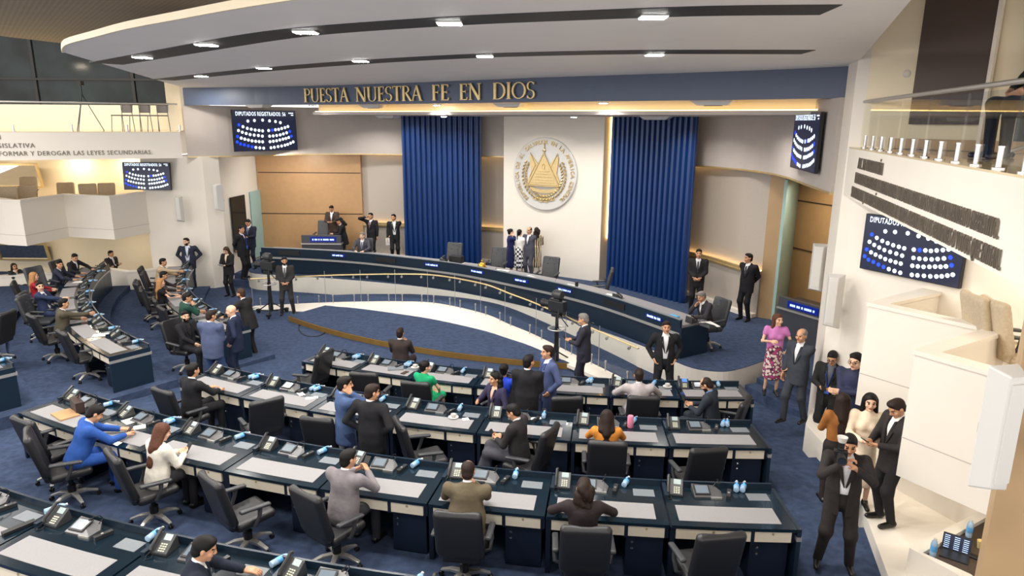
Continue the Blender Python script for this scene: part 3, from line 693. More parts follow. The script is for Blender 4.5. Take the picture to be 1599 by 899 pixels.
struct(m_.build('window_3_frame', M['slot']))
m_ = MB(); m_.box(-10.95, -10.5, 22.3, 24.4, 5.15, 8.5); struct(m_.build('wall_gallery_left_end', M['cream']))
railing('glass_railing', offset(FL, 0.25), 5.15, 5.92, 9, 4, 'glass railing with a steel handrail on the upper left gallery')
ZM = [(-19.0, 20.2), (-17.0, 21.0), (-14.9, 19.9), (-14.25, 19.75), (-14.05, 21.4), (-12.35, 20.95), (-11.95, 22.3)]
parapet('wall_parapet_left_middle', ZM, 1.85, 3.2, 0.2, M['white'], groove=(2.15,))
m_ = MB(); m_.prism(offset(ZM, 0.1) + [(-11.95, 24.7), (-22, 24.7)], 1.87, 2.2); struct(m_.build('floor_gallery_left_middle', M['tile']))
ZB = [(-19.0, 19.6), (-15.9, 20.7), (-13.3, 21.9), (-12.4, 21.45), (-11.1, 22.3)]
parapet('wall_parapet_left_lower', ZB, 0.0, 0.72, 0.2, M['white'])
for (x, y, z, p) in [(-13.6, 24.0, 4.3, 30), (-15.4, 24.0, 4.3, 30), (-17.5, 23.5, 4.3, 30), (-13.5, 23.3, 1.8, 18), (-16.5, 23.0, 1.8, 22), (-13.5, 21.6, 7.8, 60), (-17, 20, 7.5, 60), (-12, 19.5, 7.6, 80)]:
    area_light('gallery_light', (x, y, z), 0.35, p * .8, WARM, (x, y, 0))
def framed(name, px0, py0, px1, py1, Y, label):
    a = D(px0, py1, Y); b = D(px1, py0, Y); e = empty(name, (a[0], Y - .17, a[2]), 0, label, 'mirror'); e.rotation_euler[0] = R(13); w, h = b[0] - a[0], b[2] - a[2]
    q = MB(); q.box(0, w, -0.03, 0.0, 0, h); q.build('pane', M['mirror'], e)
    q = MB()
    q.box(-0.07, w + 0.07, -0.07, 0, -0.07, 0); q.box(-0.07, w + 0.07, -0.07, 0, h, h + 0.07); q.box(-0.07, 0, -0.07, 0, 0, h); q.box(w, w + 0.07, -0.07, 0, 0, h); q.build('frame', M['gold'], e)
framed('wall_mirror', -30, 256, 66, 288, 24.55, 'gold framed mirror on the back wall of the middle left gallery')
framed('wall_mirror', 9, 379, 78, 401, 24.55, 'gold framed mirror on the back wall of the lower left gallery')

# ---------------------------------------------------------------- vote displays
DOTS = dict(
 w=[(445, 325), (562, 315), (710, 308), (835, 320), (945, 330), (1035, 348), (352, 415), (425, 440), (493, 455), (562, 468), (630, 475), (695, 482), (268, 475), (332, 502), (398, 522), (465, 540), (537, 550), (612, 557), (683, 568), (305, 595), (365, 612), (427, 627), (490, 642), (555, 650), (618, 656), (680, 660), (550, 750), (620, 758), (690, 765),
    (805, 478), (933, 465), (993, 460), (1053, 445), (1117, 430), (1175, 412), (815, 570), (882, 567), (948, 560), (1015, 550), (1077, 535), (1142, 517), (815, 660), (877, 655), (940, 648), (1003, 635), (1063, 622), (1120, 612), (1175, 597), (825, 762), (888, 755), (960, 745), (1028, 737), (1093, 725), (1148, 712), (1205, 692), (1258, 672)],
 b=[(285, 385), (245, 570), (230, 655), (285, 688), (350, 703), (417, 722), (483, 737), (870, 472), (1205, 495), (1230, 575)])
def display(c, ux, w, label, tilt=0.0, up=None):
    """c centre (x,y,z), ux plan direction of its width"""
    h = w * 9 / 16; u = Vector((ux[0], ux[1], 0)).normalized(); n = Vector((u.y, -u.x, 0)); upv = Vector((0, 0, 1))
    if tilt: rot = Matrix.Rotation(R(tilt), 3, u); upv = rot @ upv; n = rot @ n
    e = empty('vote_display', (0, 0, 0), 0, label, 'display screen')
    e.matrix_world = Matrix.Translation(Vector(c)) @ Matrix((u, -n, upv)).transposed().to_4x4()
    q = MB(); q.box(-w / 2, w / 2, 0.0, 0.06, -h / 2, h / 2); q.build('housing', M['black'], e)
    q = MB(); q.box(-w / 2 + .012, w / 2 - .012, -0.004, 0.0, -h / 2 + .012, h / 2 - .012); q.build('screen', M['tvblack'], e)
    for k, mm, nm in (('w', 'tvwhite', 'seat_marks_white'), ('b', 'tvblue', 'seat_marks_blue')):
        q = MB()
        for (x, y) in DOTS[k]:
            X = ((x - 180) / 1160 - .5) * w; Z = (.5 - (y - 150) / 660) * h
            q.add([(X + .0215 * w * .95 * math.cos(a), -0.006, Z + .0215 * w * .95 * math.sin(a)) for a in np.linspace(0, 2 * PI, 12, endpoint=False)], [tuple(range(12))])
        q.build(nm, M[mm], e)
    vv, ff = text_mesh('DIPUTADOS REGISTRADOS: 56', 0.078 * w / 1.0, 0.0, 'LEFT'); tw_ = max(v[0] for v in vv)
    q = MB(); q.add([(x * .78 * w / tw_ - 0.45 * w, -0.006, z_ * 1.0 + h * 0.365) for x, z_, _ in vv], ff)
    q.box(0.38 * w, 0.46 * w, -0.006, -0.005, h * .43, h * .45); q.box(0.42 * w, 0.46 * w, -0.006, -0.005, h * .38, h * .40)
    q.build('title', M['tvwhite'], e)
    return e
c = D(415.5, 204, 23.2); display(c, (1.5, 1.85), 2.32, 'wide vote display on the upper wall above the tan wood panelling')
c = D(229, 275, 22.16); display(c, (1, -0.05), 1.56, 'vote display hanging at the end of the middle left gallery', tilt=-4)
a = Vector(D(1352, 380, 10.3)); b_ = Vector((a.x + 0.46 * 1.5, a.y - 0.89 * 1.5, 0))
zc = D(1350, 379, 10.45)
display((zc[0] + 0.46 * .76 + -0.03, zc[1] - 0.89 * .76, 3.74), (0.46, -0.89), 1.52, 'vote display under the inscribed band of the right gallery')
c = D(1256, 221, 13.55); display(c, (-0.16, -0.99), 1.95, 'vote display seen edge on at the right end of the upper stage wall')

# ---------------------------------------------------------------- inscriptions
def on_line(line, px, z):   # where an image column meets a vertical plane through line
    a, b = Vector(line[0]), Vector(line[1])
    d = pix(px, 300); k = d[0] / d[1]; s = (k * a.y - a.x) / ((b.x - a.x) - k * (b.y - a.y)); return a + (b - a) * s
def inscription(body, p_end, tdir, z, size, width, align_right, label, e):
    vv, ff = text_mesh(body, size, 0.0, 'LEFT'); W = max(v[0] for v in vv); sx = width / W
    vv, ff = text_mesh(body, size, 0.008, 'LEFT')
    t_ = Vector(tdir).normalized(); n_ = Vector((t_.y, -t_.x)); q = MB(); out = []
    for x, y, zz in vv:
        s = x * sx - (width if align_right else 0)
        out.append((p_end[0] + t_.x * s + n_.x * (0.012 + zz), p_end[1] + t_.y * s + n_.y * (0.012 + zz), z + y))
    q.add(out, ff); o = q.build('inscription', M['lettering']); return tag(o, label, 'lettering', None)
RL = [RAIL[0], RAIL[1]]; rd = (Vector(RAIL[1]) - Vector(RAIL[0])).normalized()
s0 = on_line(RL, 1336, 0)
def wid(a, b): return (on_line(RL, b, 0) - on_line(RL, a, 0)).length
inscription('ART. 125 CONSTITUCIÓN', on_line(RL, 1336, 0), rd, 4.87, 0.225, wid(1336, 1375), False, 'short top line of raised bronze letters on the right gallery band', None)
inscription('LOS DIPUTADOS REPRESENTAN AL PUEBLO ENTERO Y NO ESTAN OBLIGADOS POR NINGUN MANDATO IMPERATIVO.', on_line(RL, 1334, 0), rd, 4.655, 0.225, wid(1334, 1573), False, 'second line of raised bronze letters, ending in IMPERATIVO, right gallery band', None)
inscription('SON INVIOLABLES, Y NO TENDRÁN RESPONSABILIDAD EN TIEMPO ALGUNO POR LAS OPINIONES O VOTOS QUE EMITAN.', on_line(RL, 1331, 0), rd, 4.44, 0.225, wid(1331, 1585), False, 'lowest line of raised bronze letters, ending in EMITAN, right gallery band', None)
LL = [FL[1], FL[2]]; ld = (Vector(FL[2]) - Vector(FL[1])).normalized()
for body, pxe, z, w, lb in [('ART. 131 CONSTITUCIÓN', 15, 4.95, 2.6, 'short top line of raised letters ending in CION on the left gallery band'),
                            ('CORRESPONDE A LA ASAMBLEA LEGISLATIVA', 66, 4.73, 4.4, 'middle line of raised letters ending in LEGISLATIVA on the left gallery band'),
                            ('DECRETAR, INTERPRETAR AUTENTICAMENTE, REFORMAR Y DEROGAR LAS LEYES SECUNDARIAS.', 245, 4.52, 8.6, 'lowest line of raised letters ending in SECUNDARIAS on the left gallery band')]:
    inscription(body, on_line(LL, pxe, 0), ld, z, 0.17, w * 0.86, True, lb, None)

# ---------------------------------------------------------------- loudspeakers
def speaker(px, pytop, pybot, Y, w, d, label, rz=0.0, big=False):
    t_ = D(px, pytop, Y); b = D(px, pybot, Y); h = t_[2] - b[2]
    e = empty('wall_loudspeaker', (b[0], Y, b[2]), rz, label, 'loudspeaker')
    q = MB(); q.add([(-w / 2, 0, 0.04), (w / 2, 0, 0.0), (w / 2, 0, h), (-w / 2, 0, h), (-w / 2 * .8, -d, 0.1), (w / 2 * .25, -d, 0.08), (w / 2 * .25, -d, h - .03), (-w / 2 * .8, -d, h - .03)],
                    [(0, 1, 2, 3), (7, 6, 5, 4), (0, 4, 5, 1), (1, 5, 6, 2), (2, 6, 7, 3), (3, 7, 4, 0)]); q.build('cabinet', M['whiteplast'], e, bevel=0.012)
    q = MB(); q.box(-w / 2 * .72, w / 2 * .18, -d - 0.012, -d + 0.002, 0.14, h - .08); q.build('grille', M['whiteplast'], e)
    q = MB(); q.box(-0.03, 0.03, 0.0, 0.16, h * .35, h * .42) if not big else q.box(w / 2 - .02, w / 2 + .08, -.02, .2, h * .36, h * .44); q.build('bracket', M['silver'], e)
    return e
speaker(283, 306, 347, 21.95, 0.24, 0.18, 'pale column loudspeaker on the wall under the left vote display', R(20))
speaker(346, 287, 330, 22.0, 0.26, 0.2, 'pale column loudspeaker on the left pillar beside the dark doorway', R(-12))
speaker(1275, 380, 456, 12.2, 0.3, 0.22, 'white column loudspeaker before the tan alcove wall, the higher of two', R(-25))
speaker(1297, 427, 512, 10.6, 0.26, 0.22, 'white column loudspeaker on the right pillar, the lower of two', R(-25))
spk = speaker(1531, 568, 764, 4.3, 0.25, 0.16, 'large white loudspeaker bracketed to the beige column', R(12), True)
q = MB(); q.tube([(3.85, 4.5, 3.0), (4.0, 4.48, 2.7), (4.05, 4.5, 2.62)], 0.008, 6); tag(q.build('speaker_cable', M['black']), 'black cable behind the large white loudspeaker', 'cable')

# ---------------------------------------------------------------- ramp railing
rr = [(p[0] + .01, p[1] + .06, p[2] + 0.04) for p in ZO]
r3 = resample(rr, 61)
e = empty('ramp_railing', r3[0], 0, 'curved glass railing with a gold handrail along the stage ramp', 'railing')
O = Vector(r3[0]); r3 = [Vector(p) - O for p in r3]
for k in range(12):
    a = r3[k * 5: k * 5 + 6]; a0_, a1_ = [p.copy() for p in a], None
    line = [(p.x, p.y) for p in a]; l2 = offset(line, 0.012)
    q = MB(); q.strip3([(line[i][0], line[i][1], a[i].z + 0.06) for i in range(6)], [(line[i][0], line[i][1], a[i].z + 0.98) for i in range(6)],
                       [(l2[i][0], l2[i][1], a[i].z + 0.98) for i in range(6)], [(l2[i][0], l2[i][1], a[i].z + 0.06) for i in range(6)])
    q.build('glass_panel', M['glass'], e)
    q = MB(); q.box(-0.006, 0.006, -0.006, 0.006, 0.02, 0.98); q.build('edge_seam', M['silver'], e, loc=tuple(a[0]))
    for j in (1, 4):
        p = a[j]; 
        q = MB(); q.lathe([(0.03, -0.04), (0.03, -0.03), (0.013, -0.03), (0.013, 0.2), (0.024, 0.2), (0.024, 0.24), (0.01, 0.25)], tuple(p), 8); q.build('post', M['silver'], e)
        q = MB(); q.tube([(p.x, p.y, p.z + 0.76), (p.x + .02, p.y - .07, p.z + 0.78), (p.x + .02, p.y - .09, p.z + 0.84)], 0.011, 6); q.lathe([(0.035, -.006), (0.035, .006)], (p.x, p.y, p.z + .76), 10, Matrix.Rotation(R(90), 3, 'X')); q.build('rail_bracket', M['silver'], e)
q = MB(); q.tube([(p.x + .02, p.y - .09, p.z + 0.86) for p in r3], 0.02, 8); q.build('handrail', M['gold'], e, smooth=True)

# ---------------------------------------------------------------- presidium desk
TP = [(3.6, 14.0), (2.95, 15.05), (2.2, 16.19), (1.2, 17.35), (0.01, 18.43), (-1.5, 19.7), (-3.17, 20.6), (-4.8, 21.35), (-6.31, 21.8), (-8.3, 22.2)]
tp = smooth_line(TP[::-1], 5); N = len(tp)
e = empty('presidium_desk', (tp[0][0], tp[0][1], STAGE), 0, 'long curved navy presidium desk with a silver band and grey work top', 'desk')
O = Vector((tp[0][0], tp[0][1])); tl = [(p[0] - O.x, p[1] - O.y) for p in tp]
fr = offset(tl, 0.0); bk = offset(tl, 0.06); wk = offset(tl, 0.82)
q = MB(); q.ribbon(offset(tl, 0.05), offset(tl, 0.09), 0, 0.5); q.build('lower_front', M['navy'], e)
q = MB(); q.ribbon(offset(tl, -0.02), offset(tl, 0.09), 0.5, 0.56); q.build('silver_band', M['silver'], e)
q = MB(); q.ribbon(fr, bk, 0.56, 0.85); q.build('upper_front', M['navy'], e)
q = MB(); q.ribbon(offset(tl, 0.05), wk, 0.68, 0.73); q.build('worktop', M['pad'], e)
q = MB(); q.ribbon(offset(tl, -0.01), offset(tl, 0.075), 0.85, 0.865); q.build('top_rail', M['plate'], e)
pl = [tl[-1], wk[-1]]
q = MB(); q.ribbon(pl, offset(pl, -0.05), 0, 0.68); q.build('end_panel', M['navy'], e)
q = MB(); q.ribbon(offset(pl, 0.012), offset(pl, 0.0), 0.5, 0.56); q.build('silver_band', M['silver'], e)
pl = [wk[0], tl[0]]
q = MB(); q.ribbon(pl, offset(pl, -0.05), 0, 0.7); q.build('end_panel', M['navy'], e)
nl = MB(); q = MB()
def desk_at(px, dz=0.9):
    best = None
    for i in range(N - 1):
        a, b = tp[i], tp[i + 1]; d = pix(px, 450); k = d[0] / d[1]; den = (b[0] - a[0]) - k * (b[1] - a[1])
        s = (k * a[1] - a[0]) / den
        if (-0.001 <= s or i == 0) and (s <= 1.001 or i == N - 2): return Vector((a[0] + (b[0] - a[0]) * s, a[1] + (b[1] - a[1]) * s)), (Vector(b) - Vector(a)).normalized()
npl = ['first', 'second', 'third', 'fourth', 'fifth', 'sixth']
for k, px in enumerate([531, 675, 745, 814, 882, 1024]):
    p, tg = desk_at(px); nn = Vector((tg.y, -tg.x))
    e2 = empty('nameplate', (p.x + nn.x * .012, p.y + nn.y * .012, STAGE + 0.72), math.atan2(tg.y, tg.x), '%s lit blue nameplate from the left on the presidium desk front' % npl[k], 'nameplate', 'lit nameplates on the presidium desk')
    q = MB(); q.box(-0.25, 0.25, -0.012, 0.01, -0.045, 0.045); q.build('plate', M['nameblue'], e2)
    q = MB(); random.seed(k + 3); x = -0.2
    while x < 0.18:
        w = random.uniform(0.025, 0.05); q.box(x, x + w, -0.016, -0.012, -0.022, random.choice([0.02, 0.028])); x += w + random.choice([0.008, 0.008, 0.03])
    q.build('lettering', M['nametext'], e2)
for k, px in enumerate([455, 604, 960]):
    p, tg = desk_at(px); nn = Vector((tg.y, -tg.x))
    q = MB(); q.box(-0.38, 0.38, -0.015, 0.01, -0.07, 0.07)
    o = q.build('desk_monitor', M['black'], None, loc=(p.x + nn.x * .012, p.y + nn.y * .012, STAGE + 0.71), rz=math.atan2(tg.y, tg.x))
    tag(o, 'dark unlit panel %s on the presidium desk front' % ['at the left end', 'left of the first fluted panel', 'before the right fluted panel'][k], 'desk panel')

# podiums at both ends of the stage
def podium(c, rz, w, label, h=1.0):
    e = empty('podium', (c[0], c[1], STAGE), rz, label, 'podium')
    q = MB(); q.box(-w / 2, w / 2, 0, 0.7, 0, h * .72); q.build('body', M['podium'], e)
    q = MB(); q.box(-w / 2 - .02, w / 2 + .02, -0.03, 0.72, h * .72, h * .76); q.build('band', M['silver'], e)
    q = MB(); q.box(-w / 2, w / 2, -0.0, 0.12, h * .76, h); q.build('upper_front', M['podium'], e)
    q = MB(); q.box(-w / 2, w / 2, 0.12, 0.7, h * .76, h * .9); q.build('worktop', M['plasticd'], e)
    q = MB(); q.box(-w * .28, w * .38, -0.02, 0.0, h * .8, h * .96); pl = q.build('nameplate', M['nameblue'], e)
    q = MB(); x = -w * .22; random.seed(int(w * 100))
    while x < w * .3: q.box(x, x + .04, -0.025, -0.02, h * .85, h * .9); x += random.choice([.05, .05, .08])
    q.build('lettering', M['nametext'], pl)
    return e
podium((-6.55, 23.1), 0.0, 1.35, 'dark podium with a lit nameplate before the tan wood wall', 1.12)
podium((6.55, 14.95), R(-62), 1.25, 'dark podium with a lit nameplate beside the frosted glass at right', 1.02)
# ---------------------------------------------------------------- delegates' desks
def desk_proto(name, rf, ru, dth):
    """one desk module; local origin on the floor under its middle, +Y away from the sitter (towards the ring centre)"""
    rm_ = (rf + ru) / 2; h = dth / 2 - 0.03
    e = empty(name, (0, 0, 0))
    def q(r, th): return (r * math.sin(R(th)), -(r * math.cos(R(th)) - rm_))
    def arcbox(mb, r0, r1, a0, a1, z0, z1, n=4):
        A = [q(r0, a0 + (a1 - a0) * i / (n - 1)) for i in range(n)]; B = [q(r1, a0 + (a1 - a0) * i / (n - 1)) for i in range(n)]
        mb.ribbon(A, B, z0, z1)
    d = ru - rf; w = R(dth) * ru
    def A(u): return -h + 2 * h * u
    m = MB(); arcbox(m, rf + 0.02, ru, -h, h, 0.712, 0.75); m.build('worktop', M['teal'], e)
    m = MB(); arcbox(m, rf, rf + 0.03, -h - .02, h + .02, 0.0, 0.60); m.build('front_panel', M['navy'], e)
    m = MB(); arcbox(m, rf - 0.02, rf + 0.03, -h - .02, h + .02, 0.60, 0.655); m.build('silver_band', M['silver'], e)
    m = MB(); arcbox(m, rf, rf + 0.028, -h - .02, h + .02, 0.655, 0.82); m.build('raised_lip', M['navy'], e)
    m = MB(); arcbox(m, ru - 0.42, ru - 0.10, A(.07), A(.90), 0.7505, 0.754); m.build('desk_mat', M['pad'], e)
    m = MB(); arcbox(m, rf + 0.14, rf + 0.30, A(.74), A(.93), 0.7505, 0.754, 2); m.build('socket_plate', M['plate'], e)
    for a0, a1 in ((.04, .64), (.67, .965)):
        m = MB(); arcbox(m, ru - 0.045, ru - 0.02, A(a0), A(a1), 0.575, 0.705); dr = m.build('drawer', M['drawer'], e)
        p = q(ru - 0.018, A((a0 + a1) / 2)); m = MB(); m.lathe([(0.014, -.004), (0.014, .004)], (p[0], p[1], 0.675), 8, Matrix.Rotation(R(90), 3, 'X')); m.build('keyhole', M['gold'], dr)
    m = MB(); arcbox(m, ru - 0.06, ru - 0.02, -h, h, 0.705, 0.712); arcbox(m, ru - 0.06, ru - 0.046, -h, h, 0.56, 0.705)
    arcbox(m, ru - 0.05, ru - 0.018, A(.64), A(.67), 0.56, 0.712); m.build('drawer_rail', M['dark'], e)
    m = MB(); arcbox(m, rf + 0.12, ru - 0.10, A(.66), A(.97), 0.02, 0.56); cb = m.build('pedestal_cabinet', M['dark'], e)
    for z in (0.47, 0.39):
        p = q(ru - 0.095, A(.71)); m = MB(); m.lathe([(0.008, 0), (0.008, .012), (0.016, .016), (0.016, .03), (0.0, .036)], (p[0], p[1], z), 8, Matrix.Rotation(R(90), 3, 'X')); m.build('knob', M['chrome'], cb)
    m = MB(); arcbox(m, rf + 0.03, ru - 0.03, -h - .02, -h + .12, 0.0, 0.712, 2); m.build('side_panel', M['dark'], e)
    m = MB(); arcbox(m, rf + 0.03, rf + 0.33, -h - .02, -h + .1, 0.75, 0.80, 2); m.build('divider_fin', M['navy'], e)
    return e, rm_
def end_panel(name, rf, ru, rm_, parent, th, side):
    def q(r, a): return (r * math.sin(R(a)), -(r * math.cos(R(a)) - rm_))
    w = side * 0.12
    m = MB(); m.ribbon([q(rf, th), q(ru, th)], [q(rf, th + w), q(ru, th + w)], 0, 0.60); m.build('end_panel', M['navy'], parent)
    m = MB(); m.ribbon([q(rf - .02, th), q(ru, th)], [q(rf - .02, th + w * 1.2), q(ru, th + w * 1.2)], 0.60, 0.655); m.build('silver_band', M['silver'], parent)
    m = MB(); m.ribbon([q(rf, th), q(ru, th)], [q(rf, th + w), q(ru, th + w)], 0.655, 0.75); m.build('end_panel', M['navy'], parent)
RINGS = [  # key, centre, tier, far r, user r, start, step, n, phrase
 ('A', C0, 'A', 17.31, 18.0, -25.4, 3.886, 7, 'the front central row'),
 ('B', C0, 'B', 19.31, 20.12, -27.8, 4.0, 7, 'the second central row'),
 ('C', C0, 'C', 21.47, 22.35, -29.6, 3.56, 8, 'the third central row'),
 ('D', C0, 'D', 23.88, 24.75, -34.65, 3.45, 10, 'the nearest row'),
 ('E', CL, 'A', 12.62, 13.35, -75.0, 6.06, 6, 'the inner left block'),
 ('F', CL, 'B', 14.97, 15.75, -74.0, 5.2, 7, 'the middle left block'),
 ('G', CL, 'C', 17.2, 18.0, -56.9, 4.6, 4, 'the outer left block')]
DESK = {}
for (k, c, tk, rf, ru, a0, st_, n, ph) in RINGS:
    proto, rm_ = desk_proto('delegate_desk', rf, ru, st_)
    for i in range(n):
        d = proto if i == 0 else dup(proto)
        th = a0 + st_ * (i + .5); x, y = pol(c, rm_, th)
        d.location = (x, y, TIER[tk]); d.rotation_euler[2] = R(th)
        last = i == n - 1
        tag(d, '%s desk from the left of %s' % (ORD[i], ph), 'desk', 'desks in ' + ph)
        d['label'] = 'navy and grey delegate desk, ' + d['label'].replace(' desk from', ' from')
        DESK[(k, i)] = (x, y, TIER[tk], th, rf, ru, st_, rm_)
        if last: KIDS.clear(); end_panel('e', rf, ru, rm_, d, st_ / 2 - 0.02, 1)
        if i == 0: FIRST = d
    KIDS.clear(); end_panel('e', rf, ru, rm_, FIRST, -st_ / 2 + 0.02, -1)

# ---------------------------------------------------------------- things on the desks
def phone_proto():
    e = empty('desk_phone', (0, 0, 0))
    rt = Matrix.Rotation(R(38), 3, 'X')
    m = MB(); m.add([(-.095, -.1, 0), (.095, -.1, 0), (.095, .09, 0), (-.095, .09, 0), (-.095, -.1, .03), (.095, -.1, .03), (.095, .07, .145), (-.095, .07, .145)],
                    [(3, 2, 1, 0), (4, 5, 6, 7), (0, 1, 5, 4), (1, 2, 6, 5), (2, 3, 7, 6), (3, 0, 4, 7)]); m.build('body', M['plastic'], e, bevel=.006)
    def on(x, y, dz=0.0):
        t = (y + .1) / .17; return (x, y - .02 * 0, .03 + .115 * t + dz)
    m = MB(); m.obox((.025, .035, .124), (.085, .062, .006), rt); m.build('display', M['lcd'], e)
    m = MB()
    for i in range(3):
        for j in range(4): m.obox((-.005 + .026 * i, -.025 - .019 * j, .0835 - .0129 * j), (.018, .013, .008), rt)
    m.build('keypad', M['keys'], e)
    m = MB(); m.tube([(-.075, -.1, .05), (-.077, -.085, .078), (-.077, .0, .135), (-.077, .065, .18), (-.075, .085, .172)], .019, 8); m.build('handset', M['plasticd'], e, smooth=True)
    m = MB(); m.tube([(-.08, -.1, .04), (-.1, -.15, .01), (-.07, -.19, .006), (-.035, -.16, .006), (-.05, -.11, .012)], .005, 5); m.build('cord', M['black'], e)
    return e
def console_proto():
    e = empty('conference_unit', (0, 0, 0)); rt = Matrix.Rotation(R(16), 3, 'X')
    m = MB(); m.add([(-.17, -.1, 0), (.15, -.1, 0), (.17, .02, 0), (.1, .11, 0), (-.17, .11, 0), (-.17, -.1, .02), (.15, -.1, .02), (.17, .02, .03), (.1, .11, .055), (-.17, .11, .075)],
                    [(4, 3, 2, 1, 0), (5, 6, 7, 8, 9), (0, 1, 6, 5), (1, 2, 7, 6), (2, 3, 8, 7), (3, 4, 9, 8), (4, 0, 5, 9)]); m.build('body', M['unit'], e)
    m = MB(); m.box(.02, .15, -.115, -.1, 0, .022); m.build('silver_edge', M['silver'], e)
    m = MB(); m.obox((-.065, .005, .055), (.185, .16, .012), rt); m.build('bezel', M['black'], e)
    m = MB(); m.obox((-.065, .005, .0615), (.15, .125, .004), rt); m.build('screen', M['screenon'], e)
    m = MB(); m.tube([(.09, .08, .05), (.125, .11, .1), (.13, .07, .16), (.12, .0, .18)], .005, 6); m.lathe([(.012, 0), (.012, .04)], (.12, -.005, .16), 8, Matrix.Rotation(R(70), 3, 'X')); m.build('microphone', M['black'], e)
    return e
def bar_proto():
    e = empty('voting_terminal', (0, 0, 0))
    m = MB(); m.box(-.025, .025, -.09, .09, 0, .045); m.build('body', M['plasticd'], e, bevel=.004)
    m = MB(); m.lathe([(.013, .045), (.013, .05)], (0, -.01, 0), 10); m.build('button', M['silver'], e)
    return e
def bottle_proto():
    e = empty('water_bottle', (0, 0, 0))
    m = MB(); m.lathe([(.02, 0), (.031, .004), (.032, .05), (.030, .055), (.032, .06), (.032, .14), (.026, .165), (.013, .185), (.012, .192)], n=14); m.build('body', M['bottle'], e, smooth=True)
    m = MB(); m.lathe([(.0328, .065), (.0328, .125)], n=14); m.build('label', M['label'], e, smooth=True)
    m = MB(); m.lathe([(.014, .190), (.014, .206)], n=10); m.build('cap', M['whiteplast'], e)
    return e
protos = dict(phone=phone_proto(), console=console_proto(), bar=bar_proto(), bottle=bottle_proto())
used = set()
def on_desk(kind, key, u, rad, rz=0.0, dz=0.0, lay=None):
    x, y, z, th, rf, ru, st_, rm_ = DESK[key]; h = st_ / 2 - .03
    c = C0 if key[0] in 'ABCD' else CL
    px, py = pol(c, rf + rad, th - h + 2 * h * u)
    pr = protos[kind]; o = pr if kind not in used else dup(pr); used.add(kind)
    o.location = (px, py, z + .75 + dz); o.rotation_euler = (0, 0, R(th) + rz)
    if lay is not None:
        o.rotation_euler = (Matrix.Rotation(R(th) + rz, 3, 'Z') @ Matrix.Rotation(R(-90), 3, 'X')).to_euler(); o.location[2] = z + .75 + .036; o.scale = (1.08, 1.08, 1.08)
    return o
RN = {r[0]: r[8].replace('the ', '', 1) for r in RINGS}
random.seed(11)
BOT = {}
for (k, c, tk, rf, ru, a0, st_, n, ph) in RINGS:
    KIDS.clear()
    for i in range(n):
        who = '%s desk of the %s' % (ORD[i], RN[k])
        o = on_desk('phone', (k, i), .10, .17, R(random.uniform(-14, 4))); tag(o, 'charcoal desk phone on the ' + who, 'phone', 'desk phones')
        if (k, i) == ('A', 6):
            for ch in list(o.children):
                if ch.name.startswith('display'): ch.data = ch.data.copy(); ch.data.materials[0] = M['lcdblue']
            o['label'] = 'desk phone with a bright blue display on the ' + who
        o = on_desk('console', (k, i), .39, .18, R(random.uniform(-3, 3))); tag(o, 'silver conference unit with a lit tablet on the ' + who, 'conference unit', 'conference units')
        o = on_desk('bar', (k, i), .58, .20, R(random.uniform(-6, 6)) - R(16)); tag(o, 'black voting terminal on the ' + who, 'voting terminal', 'voting terminals')
        nb = BOT.get((k, i), 2 if (k, i) in (('A', 0), ('A', 1), ('A', 4), ('B', 0), ('B', 1), ('B', 6), ('C', 7), ('C', 1)) else 1)
        for j in range(nb):
            u = .66 + .055 * j if k not in 'D' else .93
            o = on_desk('bottle', (k, i), u, .13, R(random.uniform(-25, 5)), lay=1)
            tag(o, '%swater bottle lying on the %s' % ('' if nb == 1 else ('inner of two ' if j == 0 else 'outer of two '), who), 'bottle', 'water bottles on the desks')
def at_desk(px, py, z): x, y = P(px, py, z); return (x, y, z)
def plain(mb, name, m, loc, rz, label, cat, group=None, smooth=False, bevel=0): o = mb.build(name, M[m], None, smooth=smooth, bevel=bevel, loc=loc, rz=rz); return tag(o, label, cat, group)
def cup(px, py, z, label):
    e = empty('coffee_cup', at_desk(px, py, z), R(30), label, 'cup')
    m = MB(); m.lathe([(.03, .002), (.08, .012), (.082, .016), (.03, .008)], n=18); m.build('saucer', M['whiteplast'], e, smooth=True)
    m = MB(); m.lathe([(.02, .01), (.036, .03), (.042, .065), (.039, .065), (.03, .03), (.0, .02)], n=18); m.build('bowl', M['whiteplast'], e, smooth=True)
    m = MB(); m.tube([(.04, 0, .055), (.065, 0, .05), (.06, 0, .03), (.036, 0, .028)], .005, 6); m.build('handle', M['whiteplast'], e)
zA, zB, zC, zD = [TIER[k] + .755 for k in 'ABCD']
cup(648, 574, zA, 'white coffee cup with saucer beside the woman in green'); cup(708, 652, zB, 'white coffee cup on its saucer on the second central row')
cup(1042, 604, zA, 'white cup and saucer right of the man in light grey')
def paper(px, py, z, w, h, rz, label, m='whitep', nm='paper_sheet', th=.002, cat='paper'):
    q = MB(); q.box(-w / 2, w / 2, -h / 2, h / 2, 0, th); return plain(q, nm, m, at_desk(px, py, z), R(rz), label, cat)
paper(727, 655, zB, .1, .09, 20, 'crumpled white napkin right of the coffee cup in the second row', th=.012)
paper(470, 615, zB, .1, .16, 35, 'white napkin on the second desk of the second central row')
paper(487, 621, zB, .2, .1, 15, 'white sheet at the edge of the second desk of the second row')
paper(210, 655, zC, .21, .3, -40, 'white document before the man in the blue suit')
paper(218, 668, zC, .16, .12, 30, 'crumpled paper beside the blue suited man on the grey mat', th=.02)
paper(157, 523, TIER['B'] + .755, .3, .22, 20, 'white document on the nearest desk of the middle left block')
paper(124, 440, TIER['B'] + .755, .3, .22, 10, 'white document before the man in the navy suit, left block')
paper(835, 653, zB, .2, .08, 10, 'pale folded paper at the back of the fifth second row desk')
